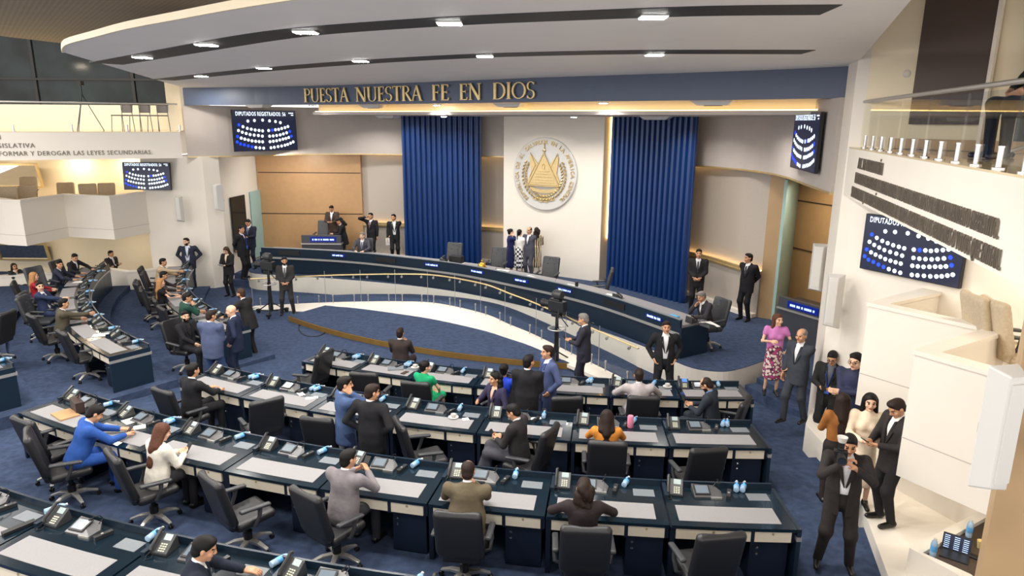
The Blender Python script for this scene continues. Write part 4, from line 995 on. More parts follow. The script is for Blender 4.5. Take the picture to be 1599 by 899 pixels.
paper(618, 575, zA, .3, .22, 8, 'closed grey laptop on the second front row desk', 'plate', 'closed_laptop', .018, 'laptop')
paper(632, 582, zA, .16, .08, 60, 'dark wallet at the edge of the second front row desk', 'brown', 'wallet', .012, 'wallet')
paper(102, 648, zC, .38, .26, -38, 'orange leather folder on the first desk of the third row', 'orange_' if 0 else 'tan', 'leather_folder', .02, 'folder')
paper(190, 532, TIER['B'] + .755, .26, .07, 30, 'black wallet near the end of the middle left block', 'black', 'wallet', .02, 'wallet')
paper(30, 825, zD, .3, .07, 55, 'black pouch on the nearest row, first visible desk', 'black', 'pouch', .03, 'pouch')
q = MB(); q.lathe([(.03, 0), (.04, .09), (.036, .1), (.0, .1)], n=14); plain(q, 'black_paper_cup', 'black', at_desk(521, 563, zA), 0, 'tall black cup on the first desk of the front row', 'cup', smooth=True)
q = MB(); q.lathe([(.04, 0), (.048, .02), (.048, .17), (.04, .19), (.0, .19)], n=16)
M['pink'] = mat('pink tumbler', (214, 130, 158), 0.4)
plain(q, 'pink_tumbler', 'pink', at_desk(984, 667, zB), 0, 'pink tumbler beside the woman in mustard', 'tumbler', smooth=True)
q = MB(); q.tube([(-.12, 0, .01), (-.1, .03, .16), (0, .05, .24), (.1, .03, .16), (.12, 0, .01)], .009, 6); q.box(-.17, .17, -.06, .06, 0, .17)
M['bagdark'] = mat('dark brown leather bag', (52, 36, 30), 0.5)
plain(q, 'handbag', 'bagdark', at_desk(122, 640, zC), R(-45), 'dark brown handbag on the first desk of the third row', 'handbag', bevel=.01)
# presidium things
def pres(px, back, dz=0.0):
    p, tg = desk_at(px); b = Vector((-tg.y, tg.x)); p = p + b * back; return (p.x, p.y, STAGE + .73 + dz), math.atan2(tg.y, tg.x)
for k, (px, b) in enumerate([(552, .35), (585, .3), (682, .4), (770, .35), (865, .3), (948, .35), (1062, .4), (1082, .5)]):
    KIDS.clear(); loc, rz = pres(px, b)
    o = dup(protos['phone'] if k in (2, 5, 6) else protos['console']); o.location = loc; o.rotation_euler = (0, 0, rz + PI)
    tag(o, '%s %s from the left on the presidium desk' % (['charcoal phone', 'grey conference unit'][0 if k in (2, 5, 6) else 1], ORD[k]), 'phone' if k in (2, 5, 6) else 'conference unit')
    o['label'] = '%s on the presidium desk, %s device from the left' % ('charcoal phone' if k in (2, 5, 6) else 'grey conference unit', ORD[k])
loc, rz = pres(739, .38)
e = empty('golden_bell', loc, 0, 'small golden bell on the presidium desk', 'bell')
M['brass'] = mat('polished gold', (226, 176, 70), 0.25, metal=0.9)
q = MB(); q.lathe([(.15, 0), (.15, .02), (.12, .05), (.115, .12), (.08, .17), (.02, .19)], n=20); q.build('body', M['brass'], e, smooth=True)
q = MB(); q.lathe([(.02, .19), (.03, .22), (.03, .25), (.0, .27)], n=12); q.build('handle', M['brass'], e, smooth=True)
for k, (px, b, w, h, lb) in enumerate([(665, .45, .3, .2, 'left of the golden bell'), (700, .55, .35, .22, 'in front of the second tufted chair'), (765, .5, .4, .25, 'right of the golden bell'), (812, .45, .4, .2, 'before the woman in stripes'), (875, .4, .4, .25, 'right of the woman in stripes'), (935, .45, .35, .25, 'left of the empty side-turned chair'), (1080, .62, .4, .28, 'under the hands of the man at the desk end')]):
    loc, rz = pres(px, b); q = MB(); q.box(-w / 2, w / 2, -h / 2, h / 2, 0, .012); plain(q, 'paper_stack', 'whitep', loc, rz + .3 * (k % 3 - 1), 'white papers on the presidium desk ' + lb, 'papers')
loc, rz = pres(892, .2); q = MB(); q.lathe([(.04, 0), (.045, .16), (.04, .22), (.0, .23)], n=14); plain(q, 'black_tumbler', 'black', loc, 0, 'tall black tumbler on the presidium desk before the emblem wall edge', 'tumbler', smooth=True)
loc, rz = pres(696, .6); q = MB(); q.box(-.22, .22, -.1, .1, 0, .22); plain(q, 'black_box', 'black', loc, rz, 'black box on the presidium desk before the second tufted chair', 'box', bevel=.01)
loc, rz = pres(1040, .3); q = MB(); q.box(-.12, .12, -.05, .05, 0, .07); M['cyan'] = mat('cyan', (90, 170, 220), .5); plain(q, 'blue_tissue_pack', 'cyan', loc, rz, 'light blue pack near the right end of the presidium desk', 'tissue pack')
# right gallery counter things
def gl(px, py, z=.9): return P(px, py, z) + (z,)
e = empty('open_laptop', gl(1490, 868), R(-38), 'open laptop with a lit screen on the dark counter at lower right', 'laptop')
q = MB(); q.box(-.16, .16, -.12, .1, 0, .014); q.build('keyboard_base', M['plasticd'], e)
q = MB(); rt = Matrix.Rotation(R(-18), 3, 'X'); q.obox((0, .14, .11), (.32, .008, .21), rt); q.build('lid', M['plasticd'], e)
q = MB(); q.obox((0, .134, .11), (.3, .004, .19), rt); s_c = q.build('screen', M['tvblack'], e)
q = MB()
for i in range(7):
    for j in (-.11, .0, .1): q.obox((j, .1315 + (i - 3) * .0078, .11 + (i - 3) * .024), (.06, .002, .008), rt)
q.build('screen_text', M['nametext'], s_c); e.scale = (.85, .85, .85)
KIDS.clear()
for (x, y, lb) in [(1512, 838, 'beside the open laptop'), (1456, 868, 'left of the open laptop on the dark counter')]:
    o = dup(protos['bottle']); o.location = gl(x, y); o.rotation_euler = (0, 0, 0); tag(o, 'water bottle standing ' + lb, 'bottle')
q = MB(); q.box(-.04, .04, -.09, .09, 0, .02); plain(q, 'dark_case', 'black', gl(1516, 868), R(45), 'slim dark case right of the open laptop', 'case', bevel=.005)
q = MB(); q.lathe([(.028, 0), (.038, .09), (.034, .09), (.0, .01)], n=14); M['yell'] = mat('pale yellow cup', (236, 214, 150), .5); plain(q, 'yellow_cup', 'yell', gl(1530, 855), 0, 'pale yellow paper cup beside the beige column', 'cup', smooth=True)
# ---------------------------------------------------------------- implicit surfaces for people and upholstery
class SDF:
    def __init__(s, lo, hi, h):
        s.lo = np.array(lo, float); s.h = h; n = np.ceil((np.array(hi) - s.lo) / h).astype(int) + 2; s.n = n
        s.ax = [s.lo[i] + h * np.arange(n[i]) for i in range(3)]
        s.d = np.full(tuple(n), 10.0, np.float32)
    def _sub(s, lo, hi):
        sl = []
        for i in range(3):
            a = max(0, int((lo[i] - s.lo[i]) / s.h) - 1); b = min(s.n[i], int((hi[i] - s.lo[i]) / s.h) + 3)
            if b <= a: return None
            sl.append(slice(a, b))
        X, Y, Z = np.meshgrid(s.ax[0][sl[0]], s.ax[1][sl[1]], s.ax[2][sl[2]], indexing='ij', sparse=True)
        return tuple(sl), X, Y, Z
    def _mix(s, sl, v, k, sub):
        d = s.d[sl]
        if sub:
            v = -v
            if k > 0:
                hh = np.clip(k - np.abs(d - v), 0, None) / k; s.d[sl] = np.maximum(d, v) + hh * hh * k * .25
            else: s.d[sl] = np.maximum(d, v)
        else:
            if k > 0:
                hh = np.clip(k - np.abs(d - v), 0, None) / k; s.d[sl] = np.minimum(d, v) - hh * hh * k * .25
            else: s.d[sl] = np.minimum(d, v)
    def cone(s, a, b, ra, rb, k=0.02, sub=False, frame=None, sc=(1, 1, 1)):
        """tapered capsule a-b; frame 3x3 (rows local axes) with scale squashes it across"""
        a, b = np.array(a, float), np.array(b, float); m = max(ra, rb) * max(sc) + k + s.h * 2
        g = s._sub(np.minimum(a, b) - m, np.maximum(a, b) + m)
        if g is None: return s
        sl, X, Y, Z = g
        if frame is None and sc == (1, 1, 1):
            px, py, pz = X - a[0], Y - a[1], Z - a[2]; v = b - a; f = 1.0
        else:
            F = np.eye(3) if frame is None else np.array(frame)
            dx, dy, dz = X - a[0], Y - a[1], Z - a[2]
            px = (F[0, 0] * dx + F[0, 1] * dy + F[0, 2] * dz) / sc[0]; py = (F[1, 0] * dx + F[1, 1] * dy + F[1, 2] * dz) / sc[1]; pz = (F[2, 0] * dx + F[2, 1] * dy + F[2, 2] * dz) / sc[2]
            v = (F @ (b - a)) / np.array(sc); f = min(sc)
        vv = float(v @ v) + 1e-9
        t = np.clip((px * v[0] + py * v[1] + pz * v[2]) / vv, 0, 1)
        q = np.sqrt((px - t * v[0]) ** 2 + (py - t * v[1]) ** 2 + (pz - t * v[2]) ** 2) - (ra + (rb - ra) * t)
        s._mix(sl, (q * f).astype(np.float32), k, sub); return s
    def ell(s, c, r, k=0.02, sub=False, frame=None):
        c = np.array(c, float); m = max(r) + k + s.h * 2
        g = s._sub(c - m, c + m)
        if g is None: return s
        sl, X, Y, Z = g; F = np.eye(3) if frame is None else np.array(frame)
        dx, dy, dz = X - c[0], Y - c[1], Z - c[2]
        p = [(F[i, 0] * dx + F[i, 1] * dy + F[i, 2] * dz) / r[i] for i in range(3)]
        q = np.sqrt(p[0] ** 2 + p[1] ** 2 + p[2] ** 2); q2 = np.sqrt(sum((p[i] / r[i]) ** 2 for i in range(3))) + 1e-6
        s._mix(sl, (q * (q - 1) / q2).astype(np.float32), k, sub); return s
    def box(s, c, hs, rr=0.01, k=0.0, sub=False, frame=None):
        c = np.array(c, float); m = float(np.linalg.norm(hs)) + k + s.h * 2
        g = s._sub(c - m, c + m)
        if g is None: return s
        sl, X, Y, Z = g; F = np.eye(3) if frame is None else np.array(frame)
        dx, dy, dz = X - c[0], Y - c[1], Z - c[2]
        p = [np.abs(F[i, 0] * dx + F[i, 1] * dy + F[i, 2] * dz) - (hs[i] - rr) for i in range(3)]
        q = np.sqrt(sum(np.maximum(v, 0) ** 2 for v in p)) + np.minimum(np.maximum(p[0], np.maximum(p[1], p[2])), 0) - rr
        s._mix(sl, q.astype(np.float32), k, sub); return s
    def fn(s, func, lo=None, hi=None, sub=True, k=0.0):
        g = s._sub(s.lo if lo is None else lo, s.lo + s.n * s.h if hi is None else hi)
        if g is None: return s
        sl, X, Y, Z = g; v = func(X, Y, Z); v = np.broadcast_to(v, s.d[sl].shape).astype(np.float32)
        s._mix(sl, v, k, sub); return s
    def mesh(s):
        d = s.d.copy(); d[0], d[-1], d[:, 0], d[:, -1], d[:, :, 0], d[:, :, -1] = 1, 1, 1, 1, 1, 1
        ins = d < 0; nx, ny, nz = d.shape
        cells = np.zeros((nx - 1, ny - 1, nz - 1), np.int8)
        for i in (0, 1):
            for j in (0, 1):
                for k in (0, 1): cells += ins[i:nx - 1 + i, j:ny - 1 + j, k:nz - 1 + k]
        act = (cells > 0) & (cells < 8); idx = np.full(act.shape, -1, np.int64); ci = np.argwhere(act)
        if len(ci) == 0: return np.zeros((0, 3)), np.zeros((0, 4), int)
        idx[act] = np.arange(len(ci)); acc = np.zeros((len(ci), 3)); cnt = np.zeros(len(ci))
        corners = [(i, j, k) for i in (0, 1) for j in (0, 1) for k in (0, 1)]
        dv = {c: d[ci[:, 0] + c[0], ci[:, 1] + c[1], ci[:, 2] + c[2]] for c in corners}
        for a in corners:
            for ax in range(3):
                if a[ax] == 0:
                    b = list(a); b[ax] = 1; b = tuple(b); da, db = dv[a], dv[b]; m = (da < 0) != (db < 0)
                    t = np.where(m, da / np.where(m, da - db, 1), 0)
                    for q in range(3): acc[:, q] += np.where(m, a[q] + (t if q == ax else 0), 0)
                    cnt += m
        V = s.lo + s.h * (ci + acc / cnt[:, None]); Fs = []
        for ax in range(3):
            sa = [slice(None)] * 3; sb = [slice(None)] * 3; sa[ax] = slice(0, -1); sb[ax] = slice(1, None)
            A, B = ins[tuple(sa)], ins[tuple(sb)]; e = np.argwhere(A != B)
            o1, o2 = [(1, 2), (2, 0), (0, 1)][ax]
            e = e[(e[:, o1] > 0) & (e[:, o2] > 0) & (e[:, o1] < d.shape[o1] - 1) & (e[:, o2] < d.shape[o2] - 1)]
            def at(du, dv_):
                q = e.copy(); q[:, o1] += du; q[:, o2] += dv_; return idx[q[:, 0], q[:, 1], q[:, 2]]
            quad = np.stack([at(-1, -1), at(0, -1), at(0, 0), at(-1, 0)], 1)
            flip = ~ins[e[:, 0], e[:, 1], e[:, 2]]; quad[flip] = quad[flip][:, ::-1]; Fs.append(quad)
        return V, np.concatenate(Fs)
def np_mesh(name, V, F, mats, parent=None, mi=None, smooth=True, label=None):
    me = bpy.data.meshes.new(name); me.vertices.add(len(V)); me.vertices.foreach_set('co', np.asarray(V, np.float32).ravel())
    me.loops.add(F.size); me.loops.foreach_set('vertex_index', F.ravel().astype(np.int32)); me.polygons.add(len(F))
    me.polygons.foreach_set('loop_start', np.arange(0, F.size, 4, dtype=np.int32))
    me.polygons.foreach_set('use_smooth', np.full(len(F), smooth))
    for m in mats: me.materials.append(m)
    if mi is not None: me.polygons.foreach_set('material_index', np.asarray(mi, np.int32))
    me.update(calc_edges=True); me.validate()
    o = bpy.data.objects.new(name, me); col.objects.link(o); o.parent = parent
    if label: o['label'] = label
    return o

# ---------------------------------------------------------------- chairs
def rotx(a): c, s_ = math.cos(R(a)), math.sin(R(a)); return np.array([[1, 0, 0], [0, c, s_], [0, -s_, c]])   # rows = local axes
def exec_chair(name, tufted, leather):
    """swivel armchair facing +Y, origin on the floor"""
    e = empty(name, (0, 0, 0))
    g = SDF((-.34, -.36, .38), (.34, .34, .58), .016)
    g.box((0, .02, .47), (.25, .25, .055), .05, 0, frame=rotx(3)).ell((0, .0, .55), (.2, .2, .03), .03, True)
    V, F = g.mesh(); np_mesh('seat', V, F, [leather], e)
    g = SDF((-.36, -.52, .42), (.36, -.12, 1.2), .016)
    f = rotx(14)
    g.box((0, -.31, .82), (.265, .055, .315), .055, 0, frame=f)
    g.box((0, -.235, .5), (.21, .05, .1), .05, .06, frame=rotx(6))
    g.cone((0, .31, .5), (0, .15, 1.2), .53, .53, .02, True)
    if tufted:
        for j in range(4):
            for i in range(-2, 3):
                z = .68 + .13 * j; y = -.225 - (z - .68) * .25; x = i * .1 + (.05 if j % 2 else 0)
                g.cone((x, y + .05, z), (x, y - .015, z), .02, .004, .03, True)
                g.ell((x, y - .02, z), (.012, .012, .012), .004)
    V, F = g.mesh(); np_mesh('backrest', V, F, [leather], e)
    for sx in (-1, 1):
        g = SDF((sx * .31 - .08, -.3, .4), (sx * .31 + .08, .24, .76), .013)
        g.box((sx * .30, -.02, .69), (.036, .19, .022), .02, 0, frame=rotx(-5))
        V, F = g.mesh(); ar = np_mesh('armrest', V, F, [M['leatherg']], e)
        m = MB(); m.tube([(sx * .24, -.03, .44), (sx * .30, -.03, .47), (sx * .31, .02, .58), (sx * .30, .04, .68)], .02, 8, .028); m.build('arm_bracket', M['leatherg'], ar, smooth=True)
    m = MB(); m.lathe([(.05, .14), (.055, .25), (.03, .27), (.03, .4), (.1, .41), (.12, .43)], n=14); m.build('column', M['black'], e, smooth=True)
    m = MB()
    for k in range(5):
        a = R(72 * k + 18); c, s_ = math.cos(a), math.sin(a)
        def q(r, w, z): return [(r * c - w * s_, r * s_ + w * c, z), (r * c + w * s_, r * s_ - w * c, z)]
        L = [q(.03, .035, .15), q(.17, .03, .14), q(.3, .022, .09)]; Lb = [q(.03, .03, .1), q(.17, .025, .1), q(.3, .02, .065)]
        m.strip3([x[0] for x in L], [x[1] for x in L], [x[1] for x in Lb], [x[0] for x in Lb])
    bs = m.build('base', M['silver'], e, bevel=.006)
    for k in range(5):
        a = R(72 * k + 18); x, y = .3 * math.cos(a), .3 * math.sin(a)
        m = MB()
        for o_ in (-.016, .016): m.lathe([(.026, -.009), (.03, 0), (.026, .009)], (x - o_ * math.sin(a), y + o_ * math.cos(a), .031), 10, Matrix.Rotation(a, 3, 'Z') @ Matrix.Rotation(R(90), 3, 'X'))
        m.tube([(x, y, .05), (x, y, .075)], .012, 6); m.build('caster', M['black'], bs, smooth=False)
    return e
CH = {'plain': exec_chair('office_chair', False, M['leather']), 'tuft': exec_chair('tufted_office_chair', True, M['leatherg'])}
ch_used = set()
CHAIRS = []
def chair(x, y, z, heading, label, kind='plain', group=None):
    """heading: 0 faces away from the camera, 90 faces the right"""
    KIDS.clear() if kind not in ch_used else None
    o = CH[kind] if kind not in ch_used else dup(CH[kind]); ch_used.add(kind)
    o.location = (x, y, z); o.rotation_euler = (0, 0, -R(heading)); label = ' '.join(label.replace('office chair of the', 'chair of the').split()[:16]); tag(o, label, 'chair', group or 'swivel chairs'); CHAIRS.append(o); return o
def chair_top(px, py, z, heading, label, kind='plain', group=None):
    """place by the image position of the middle of the backrest's top edge"""
    X, Y = P(px, py, z + 1.09); h = R(heading); back = .39
    return chair(X + math.sin(h) * back, Y + math.cos(h) * back, z, heading, label, kind, group)
# ---------------------------------------------------------------- people
def unit(v): return v / (np.linalg.norm(v) + 1e-9)
def ik(S, W, l1, l2, hint):
    d = W - S; L = np.linalg.norm(d); mx = (l1 + l2) * .995
    if L > mx: W = S + d * mx / L; d = W - S; L = mx
    a = (l1 * l1 - l2 * l2 + L * L) / (2 * L); hgt = math.sqrt(max(0, l1 * l1 - a * a)); u = d / L
    hint = np.array(hint, float); p = hint - u * (hint @ u); p = unit(p); return S + u * a + p * hgt, W
def frame_from(fwd, up):
    f = unit(np.array(fwd, float)); r = unit(np.cross(f, up)); u = np.cross(r, f); return np.array([r, f, u])   # rows x(right), y(forward), z(up)
SK = {'l': (222, 178, 148), 'm': (198, 148, 114), 'd': (164, 116, 86)}
HAIRC = {'black': (17, 14, 14), 'brown': (62, 42, 31), 'dbrown': (38, 26, 21), 'grey': (120, 114, 110), 'blond': (168, 122, 78), 'auburn': (88, 54, 40)}
def cmat(rgb, rough=.8): return mat('cloth %d %d %d' % tuple(rgb), rgb, rough, noise=.10, nscale=11, spec=.25, bump=.9)
def smat(k): return mat('skin ' + k, SK[k], .5, noise=.03, nscale=20)
def hmat(k): return mat('hair ' + k, HAIRC[k], .6, noise=.25, nscale=60, spec=.25)
def head_grid(hc, Fh, s, h, female=False, beard=None, nb=None):
    """head centre hc, frame rows (right, forward, up)"""
    T = lambda x, y, z: hc + s * (Fh[0] * x + Fh[1] * y + Fh[2] * z)
    g = SDF(hc - .24 * s, hc + .2 * s, h)
    g.ell(T(0, -.012, .03), np.array((.076, .097, .086)) * s, .0, frame=Fh)
    jw = .052 if female else .058
    g.ell(T(0, .02, -.045), np.array((jw, .068, .072)) * s, .03 * s, frame=Fh)
    g.cone(T(0, -.02, -.04), nb, .050 * s, .052 * s, .02 * s)
    g.ell(T(0, .07, -.098), np.array((.024, .02, .018)) * s, .02 * s, frame=Fh)
    g.cone(T(-.035, .078, .024), T(.035, .078, .024), .011 * s, .011 * s, .02 * s)
    g.cone(T(0, .088, .015), T(0, .107, -.025), .008 * s, .013 * s, .012 * s)
    g.cone(T(-.011, .094, -.03), T(.011, .094, -.03), .009 * s, .009 * s, .008 * s)
    for sx in (-1, 1):
        g.ell(T(sx * .031, .091, .004), np.array((.017, .012, .011)) * s, .01 * s, True, frame=Fh)
        g.ell(T(sx * .031, .078, .004), np.array((.013, .013, .012)) * s, .004 * s)
        g.ell(T(sx * .046, .06, -.03), np.array((.022, .022, .024)) * s, .02 * s, frame=Fh)
        g.ell(T(sx * .079, -.008, -.004), np.array((.009, .021, .032)) * s, .006 * s, frame=Fh)
    g.cone(T(-.019, .087, -.055), T(.019, .087, -.055), .007 * s, .007 * s, .006 * s)
    g.cone(T(-.014, .086, -.066), T(.014, .086, -.066), .008 * s, .008 * s, .006 * s)
    V, F = g.mesh(); C = (V[F].mean(1) - hc) @ Fh.T / s; mi = np.zeros(len(F), int)
    fr = C[:, 1] > .055
    for sx in (-1, 1): mi[fr & (np.hypot(C[:, 0] - sx * .031, (C[:, 2] - .004) * 1.3) < .0125)] = 2
    mi[fr & (np.abs(np.abs(C[:, 0]) - .033) < .019) & (np.abs(C[:, 2] - .028) < .006)] = 1
    mi[fr & (np.abs(C[:, 0]) < .022) & (np.abs(C[:, 2] + .0605) < .0085)] = 3
    if beard: mi[(C[:, 1] > .0) & (C[:, 2] < -.035 - .25 * np.clip(.05 - C[:, 1], -.0, .05)) & (C[:, 2] > -.13) & (mi == 0) & ((C[:, 2] < -.072) | (np.abs(C[:, 0]) > .028) | ((C[:, 2] < -.04) & (C[:, 2] > -.05)))] = 1
    return V, F, mi
def hand_grid(w, dirv, palm_n, side, s, h, curl=.5):
    """hand from wrist w along dirv; palm faces palm_n"""
    f = unit(np.array(dirv, float)); n = unit(np.array(palm_n, float) - f * (np.array(palm_n, float) @ f)); r = np.cross(f, n) * side
    T = lambda a, b, c: w + s * (f * a + r * b + n * c)
    g = SDF(w - .22 * s, w + .22 * s, h); Fr = np.array([r, f, n])
    g.cone(T(-.05, 0, 0), T(.01, 0, 0), .027 * s, .026 * s, 0)
    g.box(T(.05, 0, 0), np.array((.038, .046, .014)) * s, .012 * s, .02 * s, frame=Fr)
    for i, (b, L) in enumerate([(-.030, .078), (-.010, .088), (.011, .082), (.030, .064)]):
        p = np.array((.09, b, 0.)); ang = 0
        for j, fr_ in enumerate((.42, .32, .26)):
            ang += curl * (.6 + .5 * j); q = p + np.array((math.cos(ang), 0, math.sin(ang))) * L * fr_
            g.cone(T(*p), T(*q), (.0092 - .0008 * j) * s, (.0086 - .0008 * j) * s, .003 * s); p = q
    g.cone(T(.02, -.03, .006), T(.055, -.055, .014), .014 * s, .011 * s, .01 * s)
    g.cone(T(.055, -.055, .014), T(.085, -.056, .024), .0105 * s, .0085 * s, .003 * s)
    V, F = g.mesh(); return V, F
NP = [0]
def person(x, y, z, heading, label, H=1.74, pose='down', seat=False, lean=0.0, jacket=None, shirt=(232, 232, 235), tie=None, pants=None, skin='m', hair='black', hairstyle='short',
           head=(0, 0), female=False, beard=False, fat=1.0, top='jacket', skirt=None, dress=None, near=1.0, openj=False, legs=None, seat_h=.50, sleeve=True, glasses=False, lanyard=False, cat='person', hands=None, twist=0.0, lankle=None, group=None):
    """stands or sits at (x, y, z) facing `heading`; near scales the mesh size with distance"""
    s = H / 1.75; hb = .014 * near; hc_ = max(.0075, .008 * near); hh = max(.0055, .0055 * near)
    e = empty('person', (x, y, z), -R(heading), label, cat, group)
    pants = pants or (jacket if jacket else (34, 36, 44)); A3 = lambda *v: np.array(v, float)
    # --- skeleton
    if seat: hip = A3(0, -.02, seat_h + .09 * s)
    else: hip = A3(0, 0, .93 * s)
    la = R(lean); td = A3(0, math.sin(la), math.cos(la)); tf = A3(0, math.cos(la), -math.sin(la)); tr = A3(1, 0, 0)
    if twist: ct, sn = math.cos(R(twist)), math.sin(R(twist)); rz = np.array([[ct, sn, 0], [-sn, ct, 0], [0, 0, 1]]); tr = rz @ tr; tf = rz @ tf
    TF = np.array([tr, tf, td]); TB = lambda a, b, c: hip + s * (tr * a + tf * b + td * c)
    sw = .175 if female else .195; sw *= .5 + .5 * fat
    chest = TB(0, .0, .34); neck = TB(0, -.01, .53); shl = {1: TB(sw, -.01, .485), -1: TB(-sw, -.01, .485)}
    ny, nn = R(head[0]), R(head[1] + lean * .5)
    up = unit(td * .5 + A3(0, 0, 1)); hf = A3(math.sin(ny) * math.cos(nn), math.cos(ny) * math.cos(nn), -math.sin(nn)); hf = unit(hf)
    upv = unit(up - hf * (up @ hf)) if abs(up @ hf) < .95 else A3(0, 0, 1); Fh = frame_from(hf, upv)
    hc = neck + s * (unit(td + Fh[2] * .6) * .147 + Fh[1] * .03)
    # --- arms
    def rel(a, b, c): return neck + s * (tr * a + A3(0, 1, 0) * b + A3(0, 0, 1) * c) if twist == 0 else neck + s * (tr * a + unit(A3(tf[0], tf[1], 0)) * b + A3(0, 0, 1) * c)
    PO = {'down': ((.25, .05, -.60), (.25, .05, -.60), (.3, -1, 0)), 'clasp': ((.055, .2, -.47), (-.055, .2, -.47), (1, -.6, -.2)), 'phone': ((.07, .30, -.33), (-.07, .30, -.33), (.7, -.3, -1)),
          'phoneR': ((.08, .30, -.28), (-.24, .05, -.58), (.5, -.3, -1)), 'cross': ((-.12, .2, -.26), (.12, .22, -.29), (1, .1, -.7)), 'pocket': ((.21, .06, -.50), (-.21, .06, -.50), (1, -.9, 0)), 'pocketL': ((.25, .05, -.6), (-.2, .08, -.5), (1, -.9, 0)),
          'camera': ((.07, .24, -.02), (-.05, .3, -.02), (1, -.1, -.8)), 'head': ((.13, .12, .12), (-.25, .05, -.58), (1, .3, -.3)), 'ear': ((.10, .09, .04), (-.1, .36, -.40), (.6, .3, -1)), 'behind': ((.06, -.17, -.5), (-.06, -.17, -.5), (1, -.4, 0)),
          'desk': ((.13, .40, -.36), (-.13, .40, -.36), (1, -.2, -.6)), 'deskwide': ((.26, .36, -.38), (-.26, .36, -.38), (1, -.1, -.4)), 'reachR': ((.06, .52, -.16), (-.15, .36, -.38), (.8, 0, -1)), 'chin': ((.03, .17, -.06), (-.16, .38, -.38), (.7, .3, -1)),
          'lap': ((.1, .34, -.42), (-.1, .34, -.42), (1, -.3, -.4)), 'hip': ((.18, .0, -.45), (-.25, .05, -.6), (1, -.5, 0)), 'gesture': ((.12, .34, -.22), (-.2, .25, -.4), (.8, -.2, -1)), 'akimbo': ((.18, .03, -.44), (-.18, .03, -.44), (1, -.7, 0))}
    pr = PO[pose] if isinstance(pose, str) else pose
    W, E = {}, {}
    for sd in (1, -1):
        t_ = pr[0] if sd == 1 else pr[1]; hnt = pr[2]; hn = tr * hnt[0] * sd + A3(0, hnt[1], hnt[2])
        tw_ = rel(*t_)
        if seat and pose in ('desk', 'deskwide', 'reachR', 'chin', 'phone') and not legs: tw_[2] = max(tw_[2], .81)
        E[sd], W[sd] = ik(shl[sd], tw_, .29 * s, .255 * s, hn)
    # --- legs
    K, AN = {}, {}
    hipj = {sd: hip + A3(sd * .09 * s, 0, -.01) for sd in (1, -1)}
    for i, sd in enumerate((1, -1)):
        if seat:
            kx, ky = (.14, .44) if not female else (.08, .44)
            K[sd] = A3(sd * kx * s, ky * s, seat_h + .06 * s); AN[sd] = A3(sd * kx * s, (ky - .02) * s, .09 * s)
            if legs == 'crossed' and sd == 1: K[sd] = A3(-.02, .46 * s, seat_h + .14 * s); AN[sd] = A3(-.2 * s, .55 * s, seat_h - .2 * s)
        else:
            ft = (sd * .11 * s, .0) if legs is None else ((sd * .11 * s, .14 * s * sd) if legs == 'walk' else ((sd * .17 * s, 0) if legs == 'wide' else (sd * .10 * s, .02 * sd)))
            AN[sd] = A3(ft[0], ft[1] - .02, .09 * s)
            K[sd], AN[sd] = ik(hipj[sd], AN[sd], .43 * s, .425 * s, A3(0, 1, 0))
    lo = np.min([hip - .3 * s, neck - .3 * s, W[1] - .1, W[-1] - .1, E[1] - .12, E[-1] - .12], 0); hi = np.max([hip + .3 * s, neck + .12 * s, W[1] + .1, W[-1] + .1, E[1] + .12, E[-1] + .12], 0)
    # --- body: head, torso, limbs and hands of skin
    parts = []; g = SDF(np.minimum(lo, (-.3, -.3, -.02)), np.maximum(hi, (.3, .3, .3)) if not seat else np.maximum(hi, (.3, .6, .3)), .024 * near)
    g.cone(hip, chest, .10 * s, .11 * s, .04, frame=TF, sc=(1.25, .8, 1)); g.cone(chest, neck, .1 * s, .05 * s, .04)
    for sd in (1, -1):
        g.cone(shl[sd], E[sd], .042 * s, .035 * s, .03); g.cone(E[sd], W[sd], .036 * s, .027 * s, .02)
        g.cone(hipj[sd], K[sd], .06 * s, .046 * s, .04); g.cone(K[sd], AN[sd], .048 * s, .034 * s, .02)
    V, F = g.mesh(); parts.append((V, F, np.zeros(len(F), int)))
    V, F, mi = head_grid(hc, Fh, s, hc_, female, beard, TB(0, -.005, .50)); parts.append((V, F, mi))
    for sd in (1, -1):
        dv = unit(W[sd] - E[sd]); pn = {'desk': (0, .2, -1), 'deskwide': (0, .2, -1), 'phone': (-sd * .5, -.6, .7), 'cross': (0, -1, 0)}.get(pose if isinstance(pose, str) else '', (-sd, .1, -.2))
        dd = dv if not (pose in ('clasp', 'behind')) else unit(dv + A3(-sd * .8, 0, -.2))
        if pose == 'down': pn = (-sd, .2, 0)
        if pose in ('desk', 'deskwide', 'reachR'): dd = unit(dv * A3(1, 1, .2))
        V, F = hand_grid(W[sd], dd, pn, sd, s * (.92 if female else 1.0), hh, .35 if pose in ('down', 'desk', 'deskwide') else .6); parts.append((V, F, np.zeros(len(F), int)))
    n = 0; VV, FF, MI = [], [], []
    for V, F, mi in parts: VV.append(V); FF.append(F + n); MI.append(mi); n += len(V)
    hm = hmat(hair)
    np_mesh('body', np.concatenate(VV), np.concatenate(FF), [smat(skin), hm if hairstyle != 'bald' else mat('brow', (70, 50, 40), .6), mat('eye dark', (30, 22, 18), .2), mat('lips', (150, 82, 72), .4)], e, np.concatenate(MI))
    # --- hair
    T = lambda a, b, c: hc + s * (Fh[0] * a + Fh[1] * b + Fh[2] * c)
